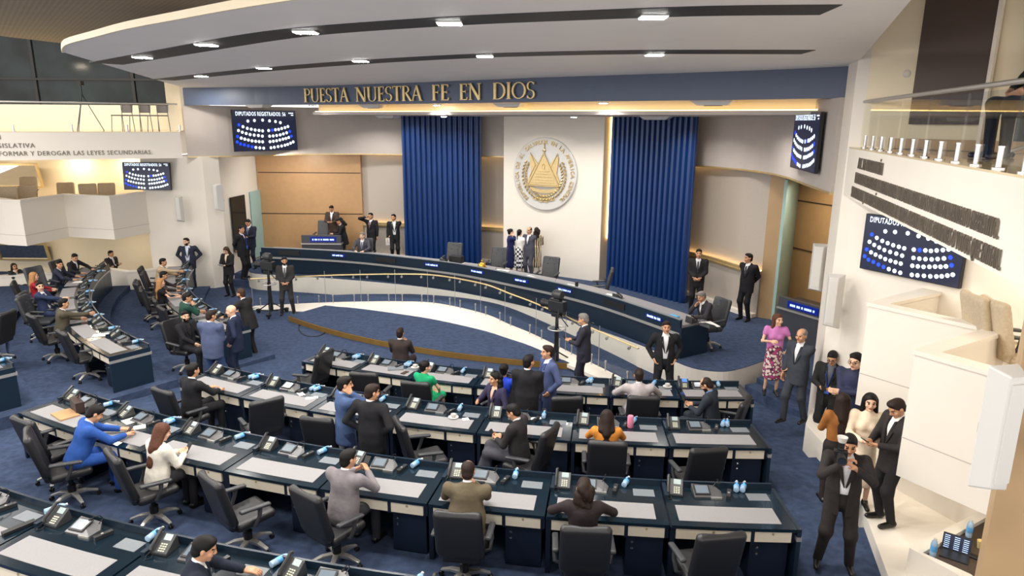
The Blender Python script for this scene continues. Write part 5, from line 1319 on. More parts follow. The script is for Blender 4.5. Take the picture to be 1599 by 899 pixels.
    if hairstyle != 'bald':
        g = SDF(hc - (.25 if hairstyle == 'short' else .5) * s, hc + .2 * s, hc_ * 1.15); hx = 1.06 if female else 1.0
        g.ell(T(0, -.016, .036), np.array((.081, .101, .087)) * s * hx, 0, frame=Fh); g.ell(T(0, -.045, -.03), np.array((.068, .066, .07)) * s, .02, frame=Fh)
        if hairstyle in ('short', 'curly'): g.ell(T(.01, .035, .09), np.array((.058, .05, .03)) * s, .03, frame=Fh)
        def cutf(X, Y, Z):
            dx, dy, dz = X - hc[0], Y - hc[1], Z - hc[2]; y_ = (Fh[1][0] * dx + Fh[1][1] * dy + Fh[1][2] * dz) / s; z_ = (Fh[2][0] * dx + Fh[2][1] * dy + Fh[2][2] * dz) / s
            return z_ * .66 - y_ * .75 + .014
        def keep(X, Y, Z):
            return -cutf(X, Y, Z) * s
        g.d = np.maximum(g.d, np.broadcast_to(keep(*np.meshgrid(*g.ax, indexing='ij', sparse=True)), g.d.shape).astype(np.float32))
        if hairstyle == 'receding': g.ell(T(0, .05, .1), np.array((.07, .08, .05)) * s, .01, True, frame=Fh)
        if hairstyle == 'long':
            for sx in (-1, 1): g.cone(T(sx * .07, -.01, .03), T(sx * .085, -.04, -.19), .026 * s, .04 * s, .03)
            g.cone(T(0, -.05, .0), TB(0, -.125, .25), .088 * s, .062 * s, .04, frame=TF, sc=(1, .45, 1)); g.cone(T(0, -.05, -.03), TB(0, -.09, .45), .07 * s, .06 * s, .03)
        if hairstyle == 'curly':
            rs = np.random.RandomState(3)
            for i in range(34):
                a = rs.uniform(-2.6, 2.6); zz = rs.uniform(-.28, .06); r_ = .09 - .1 * max(0, -zz) * .2
                g.ell(T(r_ * math.sin(a), -.03 - r_ * abs(math.cos(a)) * .9, zz), np.array((.04, .04, .045)) * s, .02)
        if hairstyle == 'bun': g.ell(T(0, -.11, .065), np.array((.04, .036, .04)) * s, .01)
        if hairstyle == 'pony': g.cone(T(0, -.11, .04), T(0, -.15, -.22), .034 * s, .018 * s, .02)
        V, F = g.mesh(); np_mesh('hair', V, F, [hm], e)
    if hairstyle == 'bald' or glasses:
        pass
    if glasses:
        m = MB()
        for sx in (-1, 1):
            m.tube([tuple(T(sx * .033 + .022 * math.cos(a), .108, .004 + .017 * math.sin(a))) for a in np.linspace(0, 2 * PI, 11)], .0028 * s * near, 5)
            m.tube([tuple(T(sx * .055, .105, .008)), tuple(T(sx * .08, .0, .01))], .0028 * s * near, 5)
        m.tube([tuple(T(-.011, .11, .008)), tuple(T(.011, .11, .008))], .0025 * s, 5); m.build('glasses', M['black'], e)
    # --- trousers, skirt or dress
    lowc = cmat(pants)
    if skirt or dress:
        g = SDF(np.array((-.36, -.36, .05)) * s, (.36, .7 if seat else .36, hip[2] + .2), hb * 1.1); c_ = skirt or dress
        if seat:
            for sd in (1, -1): g.cone(hipj[sd], K[sd] + A3(0, 0, .0), .1 * s, .075 * s, .05)
        else:
            g.cone(hip + A3(0, 0, .1 * s), (0, 0, .45 * s), .15 * s, .195 * s, 0, sc=(1, .92, 1)); g.fn(lambda X, Y, Z: Z - .36 * s + 0 * X + 0 * Y, sub=True)
        V, F = g.mesh(); np_mesh('skirt' if skirt else 'dress', V, F, [PATT[c_] if isinstance(c_, str) else cmat(c_)], e)
    else:
        g = SDF((-.36 * s, -.34 * s, .02), (.36 * s, .75 * s if seat else .42 * s, hip[2] + .16 * s), hb * 1.1)
        wf = .5 + .5 * fat
        g.cone(hip + A3(0, 0, .06), hip + A3(0, 0, -.02), .125 * s * wf, .135 * s * wf, 0, sc=(1.2, .9, 1))
        for sd in (1, -1):
            g.cone(hipj[sd], K[sd], .098 * s * wf, .070 * s, .04); g.cone(K[sd], AN[sd] + A3(0, 0, -.03), .068 * s, .052 * s, .06)
        for sd in (1, -1): g.box(AN[sd] + A3(0, 0, -.105 * s), (.12, .14, .055), .01, 0, True)
        V, F = g.mesh(); np_mesh('trousers', V, F, [lowc], e)
    # --- shoes
    for sd in (1, -1):
        a = AN[sd]; g = SDF(a + A3(-.1, -.12, -.12), a + A3(.1, .25, .08), hc_ * 1.3)
        fz = a[2] - .09 * s
        g.cone(A3(a[0], a[1] - .03, fz + .045), A3(a[0] + sd * .02, a[1] + .16 * s, fz + .03), .043 * s, .032 * s, 0); g.cone(a + A3(0, 0, -.04), a, .042 * s, .04 * s, .02)
        g.fn(lambda X, Y, Z: Z - fz - .004 + 0 * X + 0 * Y, sub=True)
        V, F = g.mesh(); np_mesh('shoe', V, F, [mat('black shoe leather', (22, 20, 20), .3)], e)
    # --- shirt or blouse and jacket
    def torso(g, t, kk=.05):
        wf = fat; bw = 1.0 if not female else .9
        g.cone(TB(0, 0, .02), TB(0, .005, .16), (.118 * wf + t) * s, (.118 * wf * bw + t) * s, 0, frame=TF, sc=(1.2, .86 + .1 * (fat - 1), 1))
        g.cone(TB(0, .01, .16), TB(0, .0, .36), (.118 * wf * bw + t) * s, (.132 + t) * s, kk, frame=TF, sc=(1.22, .86, 1))
        for sd in (1, -1): g.cone(TB(0, -.01, .475), TB(sd * sw * .9, -.01, .448), (.052 + t) * s, (.052 + t) * s, kk)
        g.cone(TB(0, -.01, .44), TB(0, -.015, .505), (.085 + t) * s, (.055 + t * .6) * s, .05)
        if female and top != 'jacket':
            for sx in (-1, 1): g.ell(TB(sx * .07, .1, .33), np.array((.06, .05, .06)) * s, .04)
    def sleeves(g, t, end=0.0, r0=.056, r1=.044):
        for sd in (1, -1):
            w_ = W[sd] + unit(E[sd] - W[sd]) * end * s
            g.cone(shl[sd], E[sd], (r0 + t) * s, (.047 + t) * s, .04); g.cone(E[sd], w_, (.047 + t) * s, (r1 - .008 + t) * s, .015)
    pad = .12
    if jacket or top == 'shirt' or True:
        g = SDF(lo - .05, hi + .08, hb * 1.15); torso(g, .0 if jacket else .012); 
        if sleeve or jacket: sleeves(g, -.010 if jacket else .0, .01)
        else:
            for sd in (1, -1): g.cone(shl[sd], shl[sd] * .6 + E[sd] * .4, .058 * s, .055 * s, .03)
        g.cone(TB(0, -.015, .47), TB(0, -.008, .55 if not female else .49), .062 * s, .058 * s, .015)
        V, F = g.mesh()
        np_mesh('shirt', V, F, [PATT[shirt] if isinstance(shirt, str) else (PATT[dress] if isinstance(dress, str) else cmat(shirt, .7))], e)
    if tie:
        m = MB(); ys = lambda c: (.118 * fat * .86 + .014) if c < .3 else .135 * .86 + .012 - (c - .3) * .22
        pts = [(.0, .03, .50), (.0, .1, .46)] + [(0, ys(c), c) for c in (.40, .3, .2, .08)]
        A_, B_, C_, D_ = [], [], [], []
        for i, (a, b, c) in enumerate(pts):
            w_ = (.02, .02, .022, .028, .034, .03)[i]; b = b + .012
            A_.append(tuple(TB(-w_, b, c))); B_.append(tuple(TB(w_, b, c))); C_.append(tuple(TB(w_, b - .012, c))); D_.append(tuple(TB(-w_, b - .012, c)))
        m.strip3(A_, B_, C_, D_); m.build('tie', cmat(tie, .5), e)
    if jacket:
        g = SDF(lo - .06, hi + .08, hb); torso(g, .02); sleeves(g, .006, .03)
        hemz = -.20 if not seat else -.06
        g.cone(TB(0, 0, .08), TB(0, 0, hemz + .05), (.14 * (.5 + .5 * fat)) * s, (.155 * (.5 + .5 * fat)) * s, .06, frame=TF, sc=(1.18, .95, 1))
        org = hip
        def loc(X, Y, Z): dx, dy, dz = X - org[0], Y - org[1], Z - org[2]; return [(TF[i][0] * dx + TF[i][1] * dy + TF[i][2] * dz) / s for i in range(3)]
        def vcut(X, Y, Z):
            a, b, c = loc(X, Y, Z); bot = -.4 if openj else .17
            w_ = np.clip((c - .17) / .33, 0, 1) * .062 if not openj else .035 + np.clip(c, 0, .5) * .08
            return np.maximum(np.maximum(np.abs(a) - w_, .02 - b), np.maximum(bot - c, c - .56))
        g.fn(vcut, sub=True, k=.004)
        g.fn(lambda X, Y, Z: loc(X, Y, Z)[2] - hemz, sub=True) if not seat else g.fn(lambda X, Y, Z: Z - (seat_h + .0) + 0 * X + 0 * Y, sub=True)
        g.cone(TB(0, .03, .53), TB(0, .05, .62), .058 * s, .075 * s, .008, True)
        jm = cmat(jacket)
        V, F = g.mesh(); np_mesh('jacket', V, F, [jm], e)
        # lapels, one on each side of the opening
        for sd in (1, -1):
            m = MB(); A_, B_, C_, D_ = [], [], [], []
            for c, wi, wo in ((.18, .006, .016), (.28, .022, .058), (.37, .038, .088), (.385, .04, .062), (.44, .048, .075), (.50, .052, .07)):
                yb = (.14 if c < .3 else .155 - (c - .3) * .42) * (.86 if c < .44 else .9) + .018 * (.5 + fat * .5)
                A_.append(tuple(TB(sd * wi, yb + .012, c))); B_.append(tuple(TB(sd * wo, yb + .004, c))); C_.append(tuple(TB(sd * wo, yb - .03, c))); D_.append(tuple(TB(sd * wi, yb - .03, c)))
            m.strip3(A_, B_, C_, D_); m.build('lapel', jm, e)
    if lanyard:
        m = MB(); 
        for sd in (1, -1): m.tube([tuple(TB(sd * .06, .05, .52)), tuple(TB(sd * .045, .15, .38)), tuple(TB(0, .165, .16))], .006 * s, 5)
        m.build('lanyard', cmat((40, 70, 150)), e)
        m = MB(); m.obox(tuple(TB(0, .172, .11)), (.07, .008, .1), Matrix(TF.tolist()).transposed()); m.build('badge', mat('badge', (60, 100, 190), .4), e)
    NP[0] += 1
    wl = lambda p: tuple(Matrix.Translation((x, y, z)) @ Matrix.Rotation(-R(heading), 4, 'Z') @ Vector(tuple(p)))
    return dict(e=e, R=wl(W[1]), L=wl(W[-1]), head=wl(hc), hf=Fh[1], W=W, heading=heading)
PATT = {}
def pattern(name, c1, c2, kind, scale, c3=None):
    m = bpy.data.materials.new(name); m.use_nodes = True; nt = m.node_tree; b = nt.nodes['Principled BSDF']; b.inputs['Roughness'].default_value = .8
    tc = nt.nodes.new('ShaderNodeTexCoord'); mp = nt.nodes.new('ShaderNodeMapping'); nt.links.new(tc.outputs['Object'], mp.inputs[0])
    if kind == 'stripe': t = nt.nodes.new('ShaderNodeTexWave'); t.bands_direction = 'X'; t.inputs['Distortion'].default_value = 3
    elif kind == 'check': t = nt.nodes.new('ShaderNodeTexChecker')
    else: t = nt.nodes.new('ShaderNodeTexVoronoi')
    t.inputs['Scale'].default_value = scale; nt.links.new(mp.outputs[0], t.inputs['Vector'])
    r = nt.nodes.new('ShaderNodeValToRGB'); r.color_ramp.interpolation = 'CONSTANT'; r.color_ramp.elements[0].color = tuple(lin(v) for v in c1) + (1,)
    r.color_ramp.elements[1].position = .5 if kind != 'spot' else .45; r.color_ramp.elements[1].color = tuple(lin(v) for v in c2) + (1,)
    if c3: q = r.color_ramp.elements.new(.62); q.color = tuple(lin(v) for v in c3) + (1,)
    nt.links.new(t.outputs['Fac' if kind != 'spot' else 'Distance'], r.inputs[0]); nt.links.new(r.outputs[0], b.inputs['Base Color']); PATT[name] = m
pattern('stripes', (30, 26, 24), (226, 206, 170), 'stripe', 4.5)
pattern('zigzag', (24, 24, 30), (236, 236, 236), 'check', 14)
pattern('floral', (216, 196, 190), (60, 28, 48), 'spot', 17, (170, 60, 110))
# ---------------------------------------------------------------- the people, placed where they stand and sit
TA, TB_, TC, TD = TIER['A'], TIER['B'], TIER['C'], TIER['D']
BLK, NVY, GRY = (30, 30, 34), (34, 42, 66), (120, 118, 124)
def phone_in(p, who, up=0.05):
    m = MB(); m.box(-.036, .036, -.005, .005, -.075, .075)
    h = (Vector(p['R']) + Vector(p['L'])) / 2 if who != 'R' else Vector(p['R'])
    return h
def held(p, name, label, cat, size=(.075, .15, .01), which='mid', mt='black', tilt=50, dz=.03, fwd=.10):
    h = (Vector(p['R']) + Vector(p['L'])) / 2 if which == 'mid' else Vector(p[which])
    a = R(p['heading']); f = Vector((math.sin(a), math.cos(a), 0))
    m = MB(); m.box(-size[0] / 2, size[0] / 2, -size[1] / 2, size[1] / 2, -size[2] / 2, size[2] / 2)
    o = m.build(name, M[mt] if isinstance(mt, str) else mt, None, bevel=.003 if size[2] > .005 else 0)
    o.matrix_world = Matrix.Translation(h + f * fwd + Vector((0, 0, dz))) @ (Matrix.Rotation(-a, 4, 'Z') @ Matrix.Rotation(R(tilt), 4, 'X'))
    return tag(o, label, cat)
def standing(px, py, fz, heading, label, H=1.74, feet=False, **k):
    lean = k.get('lean', 0); X, Y = P(px, py, fz if feet else fz + H * math.cos(R(lean) * .6)); h = R(heading)
    if not feet and lean: X -= math.sin(h) * math.sin(R(lean)) * .6; Y -= math.cos(h) * math.sin(R(lean)) * .6
    dist = math.hypot(X, Y); return person(X, Y, fz, heading, label, H=H, near=min(2.2, max(1.0, dist / 9.0)), **k)
def seated(px, py, fz, heading, label, H=1.72, ck='plain', cl=None, ch=None, with_chair=True, cgroup=None, cback=0.0, **k):
    s = H / 1.75; sh = k.get('seat_h', .50); lean = k.get('lean', 0)
    zt = fz + sh + .09 * s + s * (.53 * math.cos(R(lean)) + .242); off = s * (.53 * math.sin(R(lean)) + .02 + .1 * math.sin(R(lean)))
    X, Y = P(px, py, zt); h = R(heading); X -= math.sin(h) * off; Y -= math.cos(h) * off
    dist = math.hypot(X, Y); p = person(X, Y, fz, heading, label, H=H, seat=True, near=min(2.2, max(1.0, dist / 9.0)), **k)
    if with_chair:
        h2 = R(heading if ch is None else ch)
        chair(X - math.sin(h2) * cback, Y - math.cos(h2) * cback, fz, heading if ch is None else ch, cl or ('office chair of the ' + label[:60]), ck)
    return p
# third row
p = seated(146, 632, TC, 48, 'man in a bright blue suit leaning over his desk in the third row', lean=24, jacket=(44, 84, 160), pose='desk', skin='m', head=(5, 25), cl='black office chair behind the man in the bright blue suit', ch=55, cback=.12)
held(p, 'smartphone', 'phone in the hands of the man in the bright blue suit', 'phone')
p = seated(252, 662, TC, 32, 'woman in a white jacket with long auburn hair, holding a phone', H=1.64, female=True, lean=10, jacket=(232, 226, 214), hairstyle='long', hair='auburn', pose='phone', skin='l', pants=(40, 38, 42), head=(12, 20), cl='black office chair of the woman in the white jacket', ch=45, cback=.1)
held(p, 'smartphone', 'phone held by the woman in the white jacket', 'phone')
p = seated(543, 703, TC, 24, 'man in a mid grey jacket holding a phone before his face', lean=10, jacket=(128, 122, 126), pose=((.1, .3, -.12), (-.08, .31, -.14), (.9, -.2, -.8)), pants=(60, 60, 66), head=(18, 5), fat=1.1, cl='black office chair of the man in the mid grey jacket', ch=36, cback=.14)
held(p, 'smartphone', 'phone raised by the man in the mid grey jacket', 'phone', dz=.06)
seated(731, 721, TC, 6, 'broad man in an olive brown suit with his hand at his chin', lean=14, jacket=(98, 88, 70), pose='chin', fat=1.28, head=(0, 8), hair='dbrown', hairstyle='receding', cl='black office chair of the broad man in olive brown', cback=.14)
seated(912, 749, TC, 3, 'woman with long wavy brown hair in a dark jacket, third row', H=1.64, female=True, jacket=(46, 38, 40), hairstyle='curly', hair='dbrown', pose='deskwide', lean=8, cl='black office chair of the woman with wavy brown hair', cback=.12)
# nearest row
seated(318, 838, TD, 62, 'dark haired man in a navy suit in the nearest row, cut off below', lean=14, jacket=(30, 36, 50), pose='desk', head=(10, 15), with_chair=False)
# second row
seated(302, 569, TB_, 30, 'man in a black suit seen from behind, first desk of the second row', lean=8, jacket=BLK, pose='desk', cl='black office chair of the man at the first second row desk', cback=.1)
standing(535, 585, TB_, 62, 'standing man in a blue suit holding a phone to his ear', jacket=(66, 86, 124), pose='ear', beard=True, hair='black', pants=(46, 58, 92), shirt=(150, 180, 225), head=(8, 5), H=1.76)
standing(577, 597, TB_, 18, 'standing man in a black suit seen from behind beside the blue suited man', jacket=BLK, pose='akimbo', head=(35, 10), fat=1.15, hair='dbrown', H=1.74)
p = seated(802, 631, TB_, 298, 'man in a dark suit turned left in his chair, reading a phone', jacket=(44, 42, 44), pose='phone', lean=6, legs='crossed', head=(-5, 28), pants=(66, 66, 74), glasses=True, cl='black office chair under the man turned left, second row', cback=.12)
held(p, 'smartphone', 'phone of the man turned left in the second row', 'phone')
seated(948, 641, TB_, 6, 'woman in a mustard blouse with long black hair, second row', H=1.63, female=True, top='blouse', shirt=(204, 132, 56), hairstyle='long', hair='dbrown', pose='desk', lean=6, head=(0, 22), cl='black office chair of the woman in mustard', cback=.12)
# front row
seated(664, 564, TA, 30, 'woman in a green dress with her hair in a bun', H=1.62, female=True, top='blouse', shirt=(24, 150, 100), dress=(24, 150, 100), hairstyle='bun', pose='lap', head=(30, 5), skin='l', sleeve=False, cl='black office chair of the woman in green', ch=12, cback=.12)
seated(772, 584, TA, 228, 'woman with curly black hair in a dark purple blazer turned to the camera', H=1.63, female=True, jacket=(50, 46, 72), openj=True, shirt=(226, 176, 156), hairstyle='curly', pose='gesture', head=(20, 0), cl='black office chair of the woman in the purple blazer', cback=.1)
seated(788, 569, TA, 20, 'woman in a bright royal blue blouse, partly behind the curly haired woman', H=1.62, female=True, top='blouse', shirt=(34, 66, 190), hairstyle='bun', pose='desk', with_chair=False)
standing(824, 552, TA, 14, 'standing man in a black suit with his back to us, front row', jacket=BLK, pose='clasp', head=(25, 0), hair='black', fat=1.08)
standing(857, 537, TA, 248, 'standing man in a slate blue suit facing left beside the black suited man', jacket=(72, 84, 122), pose='pocketL', openj=True, tie=(60, 76, 130), head=(10, 0), hair='dbrown', shirt=(220, 225, 240), pants=(60, 70, 106))
seated(998, 577, TA, 2, 'man in a light grey jacket seen from behind, front row', jacket=(172, 164, 166), pose='deskwide', lean=8, hair='dbrown', fat=1.15, cl='black office chair of the man in light grey', cback=.12)
p = seated(1104, 590, TA, 302, 'bearded man in a dark suit with glasses looking at a phone, last front row desk', jacket=(44, 50, 60), pose='phone', lean=10, head=(0, 30), glasses=True, beard=True, hairstyle='receding', hair='dbrown', shirt=(110, 150, 210), cl='black office chair of the man with glasses at the end of the front row', cback=.14)
held(p, 'smartphone', 'phone in the hands of the man with glasses, front row', 'phone')
e0 = seated(625, 513, 0.0, 8, 'man in a dark brown suit seated before the front desks, seen from behind', jacket=(54, 46, 44), pose='phone', seat_h=.36, with_chair=False, hair='dbrown')
hx = e0['e'].location
e = empty('low_stool', (hx.x, hx.y, 0), 0, 'low stool under the man seated before the front desks', 'stool')
m = MB(); m.lathe([(.17, .28), (.19, .3), (.19, .33), (.15, .35)], n=18); m.build('seat', M['leather'], e, smooth=True)
for k in range(4): a = PI / 2 * k + .7; m = MB(); m.tube([(.13 * math.cos(a), .13 * math.sin(a), .29), (.18 * math.cos(a), .18 * math.sin(a), 0)], .013, 6); m.build('leg', M['silver'], e)
# floor before the stage
p = standing(914, 487, 0.0, 288, 'man in a dark suit with a lanyard reading a phone beside the right television camera', jacket=(48, 48, 58), pose='phone', head=(0, 15), lanyard=True, hair='grey', pants=(36, 36, 50), H=1.78)
held(p, 'smartphone', 'phone of the man beside the right television camera', 'phone')
standing(1041, 499, 0.0, 186, 'man in a black suit and open white collar with hands in his pockets', jacket=BLK, openj=True, pose='pocket', hair='dbrown', legs='wide', fat=1.1, H=1.76)
standing(450, 491, 0.0, 168, 'bearded camera operator with headphones and clasped hands', feet=True, jacket=(50, 48, 50), pose='clasp', beard=True, tie=(90, 90, 96), head=(-10, 5), H=1.74, legs='wide')
# left aisle group
standing(377, 449, 0.0, 285, 'man in a black jacket leaning on the inner left desk, face turned left', jacket=(36, 34, 36), pose='deskwide', lean=14, hair='brown', beard=True)
standing(362, 474, TA, 262, 'bald man in a navy suit standing in the left aisle', jacket=NVY, openj=True, pose='pocket', hairstyle='bald', skin='l', fat=1.15, head=(-5, 10), H=1.74)
standing(326, 482, TA, 12, 'heavy man in a slate blue jacket and jeans seen from behind', jacket=(76, 86, 116), pants=(52, 70, 108), pose='clasp', fat=1.3, hair='dbrown', legs='wide', head=(20, 15))
seated(290, 487, TA, 112, 'bearded man in a black suit seated facing right at the inner left block', jacket=BLK, pose='lap', beard=True, head=(20, 0), shirt=(40, 38, 42), skin='l', cl='black office chair of the bearded man facing right', cback=.1)
seated(292, 458, TA, 48, 'man in a dark green suit resting his chin on his hand', jacket=(36, 72, 62), pose='chin', lean=10, head=(10, 8), cl='black office chair of the man in dark green', cback=.1)
seated(252, 436, TA, 62, 'woman with long blond hair in a black sleeveless dress', H=1.62, female=True, top='blouse', shirt=(26, 24, 26), dress=(26, 24, 26), hairstyle='long', hair='blond', skin='l', pose='desk', sleeve=False, cl='black office chair of the blond woman', cback=.1)
seated(256, 424, TA, 66, 'person with dark hair in a dark jacket beyond the blond woman', jacket=(52, 44, 44), pose='deskwide', lean=22, cl='black office chair beyond the blond woman', cback=.1)
seated(255, 404, TA, 72, 'man in a beige jacket reaching over the inner left desks', jacket=(186, 164, 134), pose='reachR', lean=14, cl='black office chair of the man in beige', cback=.1)
standing(291, 370, 0.0, 168, 'bearded man in a navy suit with headphones standing by the left pillar', jacket=(40, 44, 60), openj=True, pose='akimbo', beard=True, shirt=(206, 212, 232), skin='l', fat=1.2, head=(25, 0), H=1.8)
p = standing(361, 462, 0.0, 192, 'woman in a black blazer reading a paper before the left stage steps', feet=True, H=1.64, female=True, jacket=(32, 30, 32), shirt=(226, 206, 180), pose='phone', hair='brown', hairstyle='long', head=(0, 30), skin='l')
held(p, 'paper_sheet', 'white paper held by the woman in the black blazer', 'paper', (.2, .16, .003), mt='whitep', tilt=30)
standing(375, 351, .36, 98, 'man in a black suit and lanyard on the left stage steps, turned right', jacket=BLK, pose='behind', lanyard=True, shirt=(214, 206, 222), fat=1.1, H=1.8)
standing(388, 340, STAGE, 192, 'man in a navy suit reading his phone before the frosted glass door', jacket=(32, 36, 52), tie=(70, 80, 110), pose='phone', head=(10, 25))
# outer left block
seated(100, 467, TB_, 52, 'man in an olive tweed jacket reaching over his desk, middle left block', jacket=(82, 76, 62), pose='reachR', lean=10, hair='black', cl='black office chair behind the man in olive tweed', ch=40, cback=.15)
seated(64, 441, TB_, 82, 'smiling man in a navy suit and open white collar, middle left block', jacket=(44, 54, 84), openj=True, pose='reachR', head=(45, 0), lean=-4, skin='l', ck='tuft', cl='dark tufted office chair of the smiling man in navy', ch=75, cback=.1)
seated(54, 426, TB_, 60, 'woman with blond hair in a red top, middle left block', H=1.62, female=True, top='blouse', shirt=(150, 34, 46), hairstyle='long', hair='blond', pose='desk', skin='l', cl='black office chair of the woman in red', cback=.1)
seated(94, 407, TB_, 66, 'man in a navy jacket leaning on the middle left desks, looking at the camera', jacket=(44, 48, 66), pose='deskwide', lean=16, head=(50, 0), cl='black office chair of the man in navy looking back', cback=.1)
seated(117, 396, TB_, 92, 'man in a dark cap at the far end of the middle left block', jacket=(34, 34, 38), pose='deskwide', lean=14, head=(25, 15), cl='black office chair of the man in the dark cap', cback=.1)
seated(173, 392, 0.0, 110, 'man with folded arms seated behind the lower left parapet', jacket=(44, 38, 42), pose='cross', head=(-10, 5), H=1.6, seat_h=.42, with_chair=False)
seated(22, 412, 0.0, 120, 'dark haired woman seated behind the lower left parapet at the picture edge', female=True, H=1.5, seat_h=.3, jacket=(46, 50, 50), hairstyle='long', hair='dbrown', pose='chin', with_chair=False)
# on the stage
m = MB(); m.box(-7.6, -5.9, 23.75, 24.95, STAGE, .84); struct(m.build('floor_stage_riser', M['carpet']))
X, Y, Z = D(518, 321, 24.6)
p = person(X, Y, .84, 185, 'man in a brown suit reading a phone behind the tufted chair of the left podium', H=1.72, jacket=(66, 52, 48), pose='phone', head=(0, 25), near=2.1)
X, Y, Z = D(535, 335, 23.55)
person(X, Y, STAGE, 250, 'person in black with bushy hair bending over a phone beside the left podium', H=1.74, jacket=(28, 28, 32), pose='phone', lean=8, hairstyle='curly', hair='black', head=(0, 35), near=2.1)
standing(579, 331, STAGE, 200, 'man in a black suit with a hand raised to his head before the grey wall', jacket=BLK, tie=(110, 70, 80), pose='head', H=1.76)
p = standing(615, 333, STAGE, 170, 'man in a black suit holding a white paper beside the left fluted panel', jacket=BLK, openj=True, pose='down', head=(30, 0), H=1.76)
held(p, 'paper_sheet', 'white paper in the hand of the man beside the left fluted panel', 'paper', (.14, .26, .004), 'R', 'whitep', 80, -.12, .02)
seated(565, 364, STAGE, 185, 'grey haired man in a dark suit seated at the presidium desk', jacket=(66, 66, 76), tie=(100, 110, 130), pose='desk', hair='grey', skin='l', ck='tuft', cl='dark tufted chair of the grey haired man')
standing(797, 356, STAGE, 80, 'slim woman in a navy dress with raised hand before the emblem wall', H=1.62, female=True, top='blouse', shirt=(34, 38, 84), dress=(34, 38, 84), pose='ear', hairstyle='bun', skin='l')
standing(811, 357, STAGE, 35, 'woman in a white top and black and white zigzag skirt', H=1.62, female=True, top='blouse', shirt=(238, 234, 230), skirt='zigzag', pose='phone', hairstyle='pony', skin='l')
standing(827, 353, STAGE, 215, 'man in a dark grey suit behind the woman in stripes', H=1.72, jacket=(76, 76, 88), pose='down', hairstyle='receding')
standing(838, 354, STAGE, 355, 'woman in a long black and cream striped dress, seen from behind', H=1.66, female=True, top='blouse', shirt='stripes', dress='stripes', pose='phone', hairstyle='curly', hair='dbrown')
seated(1096, 455, STAGE, 246, 'grey haired man resting his face on his hand at the presidium desk end', jacket=(52, 50, 56), pose='chin', lean=14, hair='grey', head=(0, 20), ck='tuft', cl='dark tufted chair at the right end of the presidium desk', cback=.08)
standing(1092, 387, STAGE, 196, 'guard in a black suit with clasped hands against the curved grey wall', jacket=(32, 30, 34), tie=(60, 60, 70), pose='clasp', H=1.78)
standing(1171, 394, STAGE, 232, 'guard in a black suit looking left beside the beige column', jacket=(26, 26, 30), tie=(50, 50, 62), pose='behind', head=(30, 0), H=1.78)
# right side
p = standing(1215, 488, .34, 192, 'woman in a pink blouse and floral skirt standing on the carpeted steps', H=1.66, female=True, top='blouse', shirt=(196, 120, 180), skirt='floral', pose='gesture', hairstyle='long', hair='auburn', sleeve=False, head=(-25, 0), skin='l')
standing(1254, 511, .40, 236, 'man in a charcoal suit coming down the carpeted steps, seen from behind', H=1.74, jacket=(58, 62, 70), pose='down', hairstyle='receding', hair='grey', legs='walk')
p = standing(1284, 693, .19, 218, 'photographer in a black jacket with a blue badge looking at his phone', feet=True, H=1.72, jacket=(34, 34, 34), openj=True, pose='phone', head=(0, 25), lanyard=True, glasses=True, shirt=(90, 92, 100), pants=(26, 28, 30))
held(p, 'smartphone', 'phone of the photographer with the blue badge', 'phone', fwd=.12)
P56 = p
standing(1340, 547, .66, 222, 'man in a navy shirt with folded arms leaning by the right wall', H=1.76, top='shirt', shirt=(42, 46, 72), pants=(36, 40, 60), pose='cross', glasses=True, head=(10, 8), skin='l')
standing(1318, 612, .55, 8, 'woman in a brown top with long dark hair, seen from behind on the ledge', H=1.58, female=True, top='blouse', shirt=(150, 96, 48), pants=(40, 34, 34), hairstyle='long', hair='dbrown', pose='phone')
standing(1361, 612, .6, 200, 'woman in a long cream dress standing on the white ledge', H=1.6, female=True, top='blouse', shirt=(236, 216, 190), dress=(236, 216, 190), hairstyle='long', hair='black', pose='phone', skin='l')
P60 = standing(1300, 884, .47, 200, 'photographer in a dark suit aiming a camera with a flash', feet=True, H=1.72, jacket=(44, 40, 40), openj=True, pose='camera', head=(0, 14), legs='wide', shirt=(230, 230, 235))
p = standing(1379, 815, .6, 262, 'man in a dark suit reading a phone on the white ledge', feet=True, H=1.72, jacket=(46, 42, 42), pose='phone', head=(0, 35), shirt=(238, 236, 230), hair='dbrown', pants=(36, 34, 36))
held(p, 'smartphone', 'phone of the man on the white ledge', 'phone', tilt=30)
X, Y = D(1628, 200, 7.3)[:2]
person(X, Y, 5.15, 275, 'seated person in black trousers behind the upper right railing, mostly out of frame', H=1.74, seat=True, jacket=(40, 46, 44), pants=(26, 28, 30), pose='lap', near=1.1)
chair(X, Y, 5.15, 275, 'black chair under the seated person in the upper right gallery')

# handheld cameras
def photo_camera(loc, heading, label, flash=True, tilt=0):
    e = empty('photo_camera', tuple(loc), -R(heading), label, 'camera'); e.rotation_euler[0] = R(tilt)
    m = MB(); m.box(-.07, .07, -.035, .035, -.05, .045); m.box(-.03, .03, -.035, .03, .045, .075); m.build('body', M['black'], e, bevel=.008)
    ry = Matrix.Rotation(R(-90), 3, 'X')
    m = MB(); m.lathe([(.036, .03), (.038, .08), (.044, .085), (.046, .16), (.05, .165), (.05, .19), (.04, .19), (.0, .165)], n=18, rot=ry); m.build('lens', M['black'], e, smooth=True)
    m = MB(); m.lathe([(.038, .188), (.0, .186)], n=18, rot=ry); m.build('front_glass', M['screenoff'], e)
    if flash:
        m = MB(); m.box(-.03, .03, -.02, .02, .075, .15); fl = m.build('flash', M['black'], e, bevel=.005)
        m = MB(); m.lathe([(.04, .14), (.055, .2), (.05, .2), (.0, .17)], n=16); m.build('diffuser', M['whiteplast'], fl, smooth=True)
    return e
a = R(200); hd = Vector(P60['head']); f = Vector((math.sin(a), math.cos(a), 0))
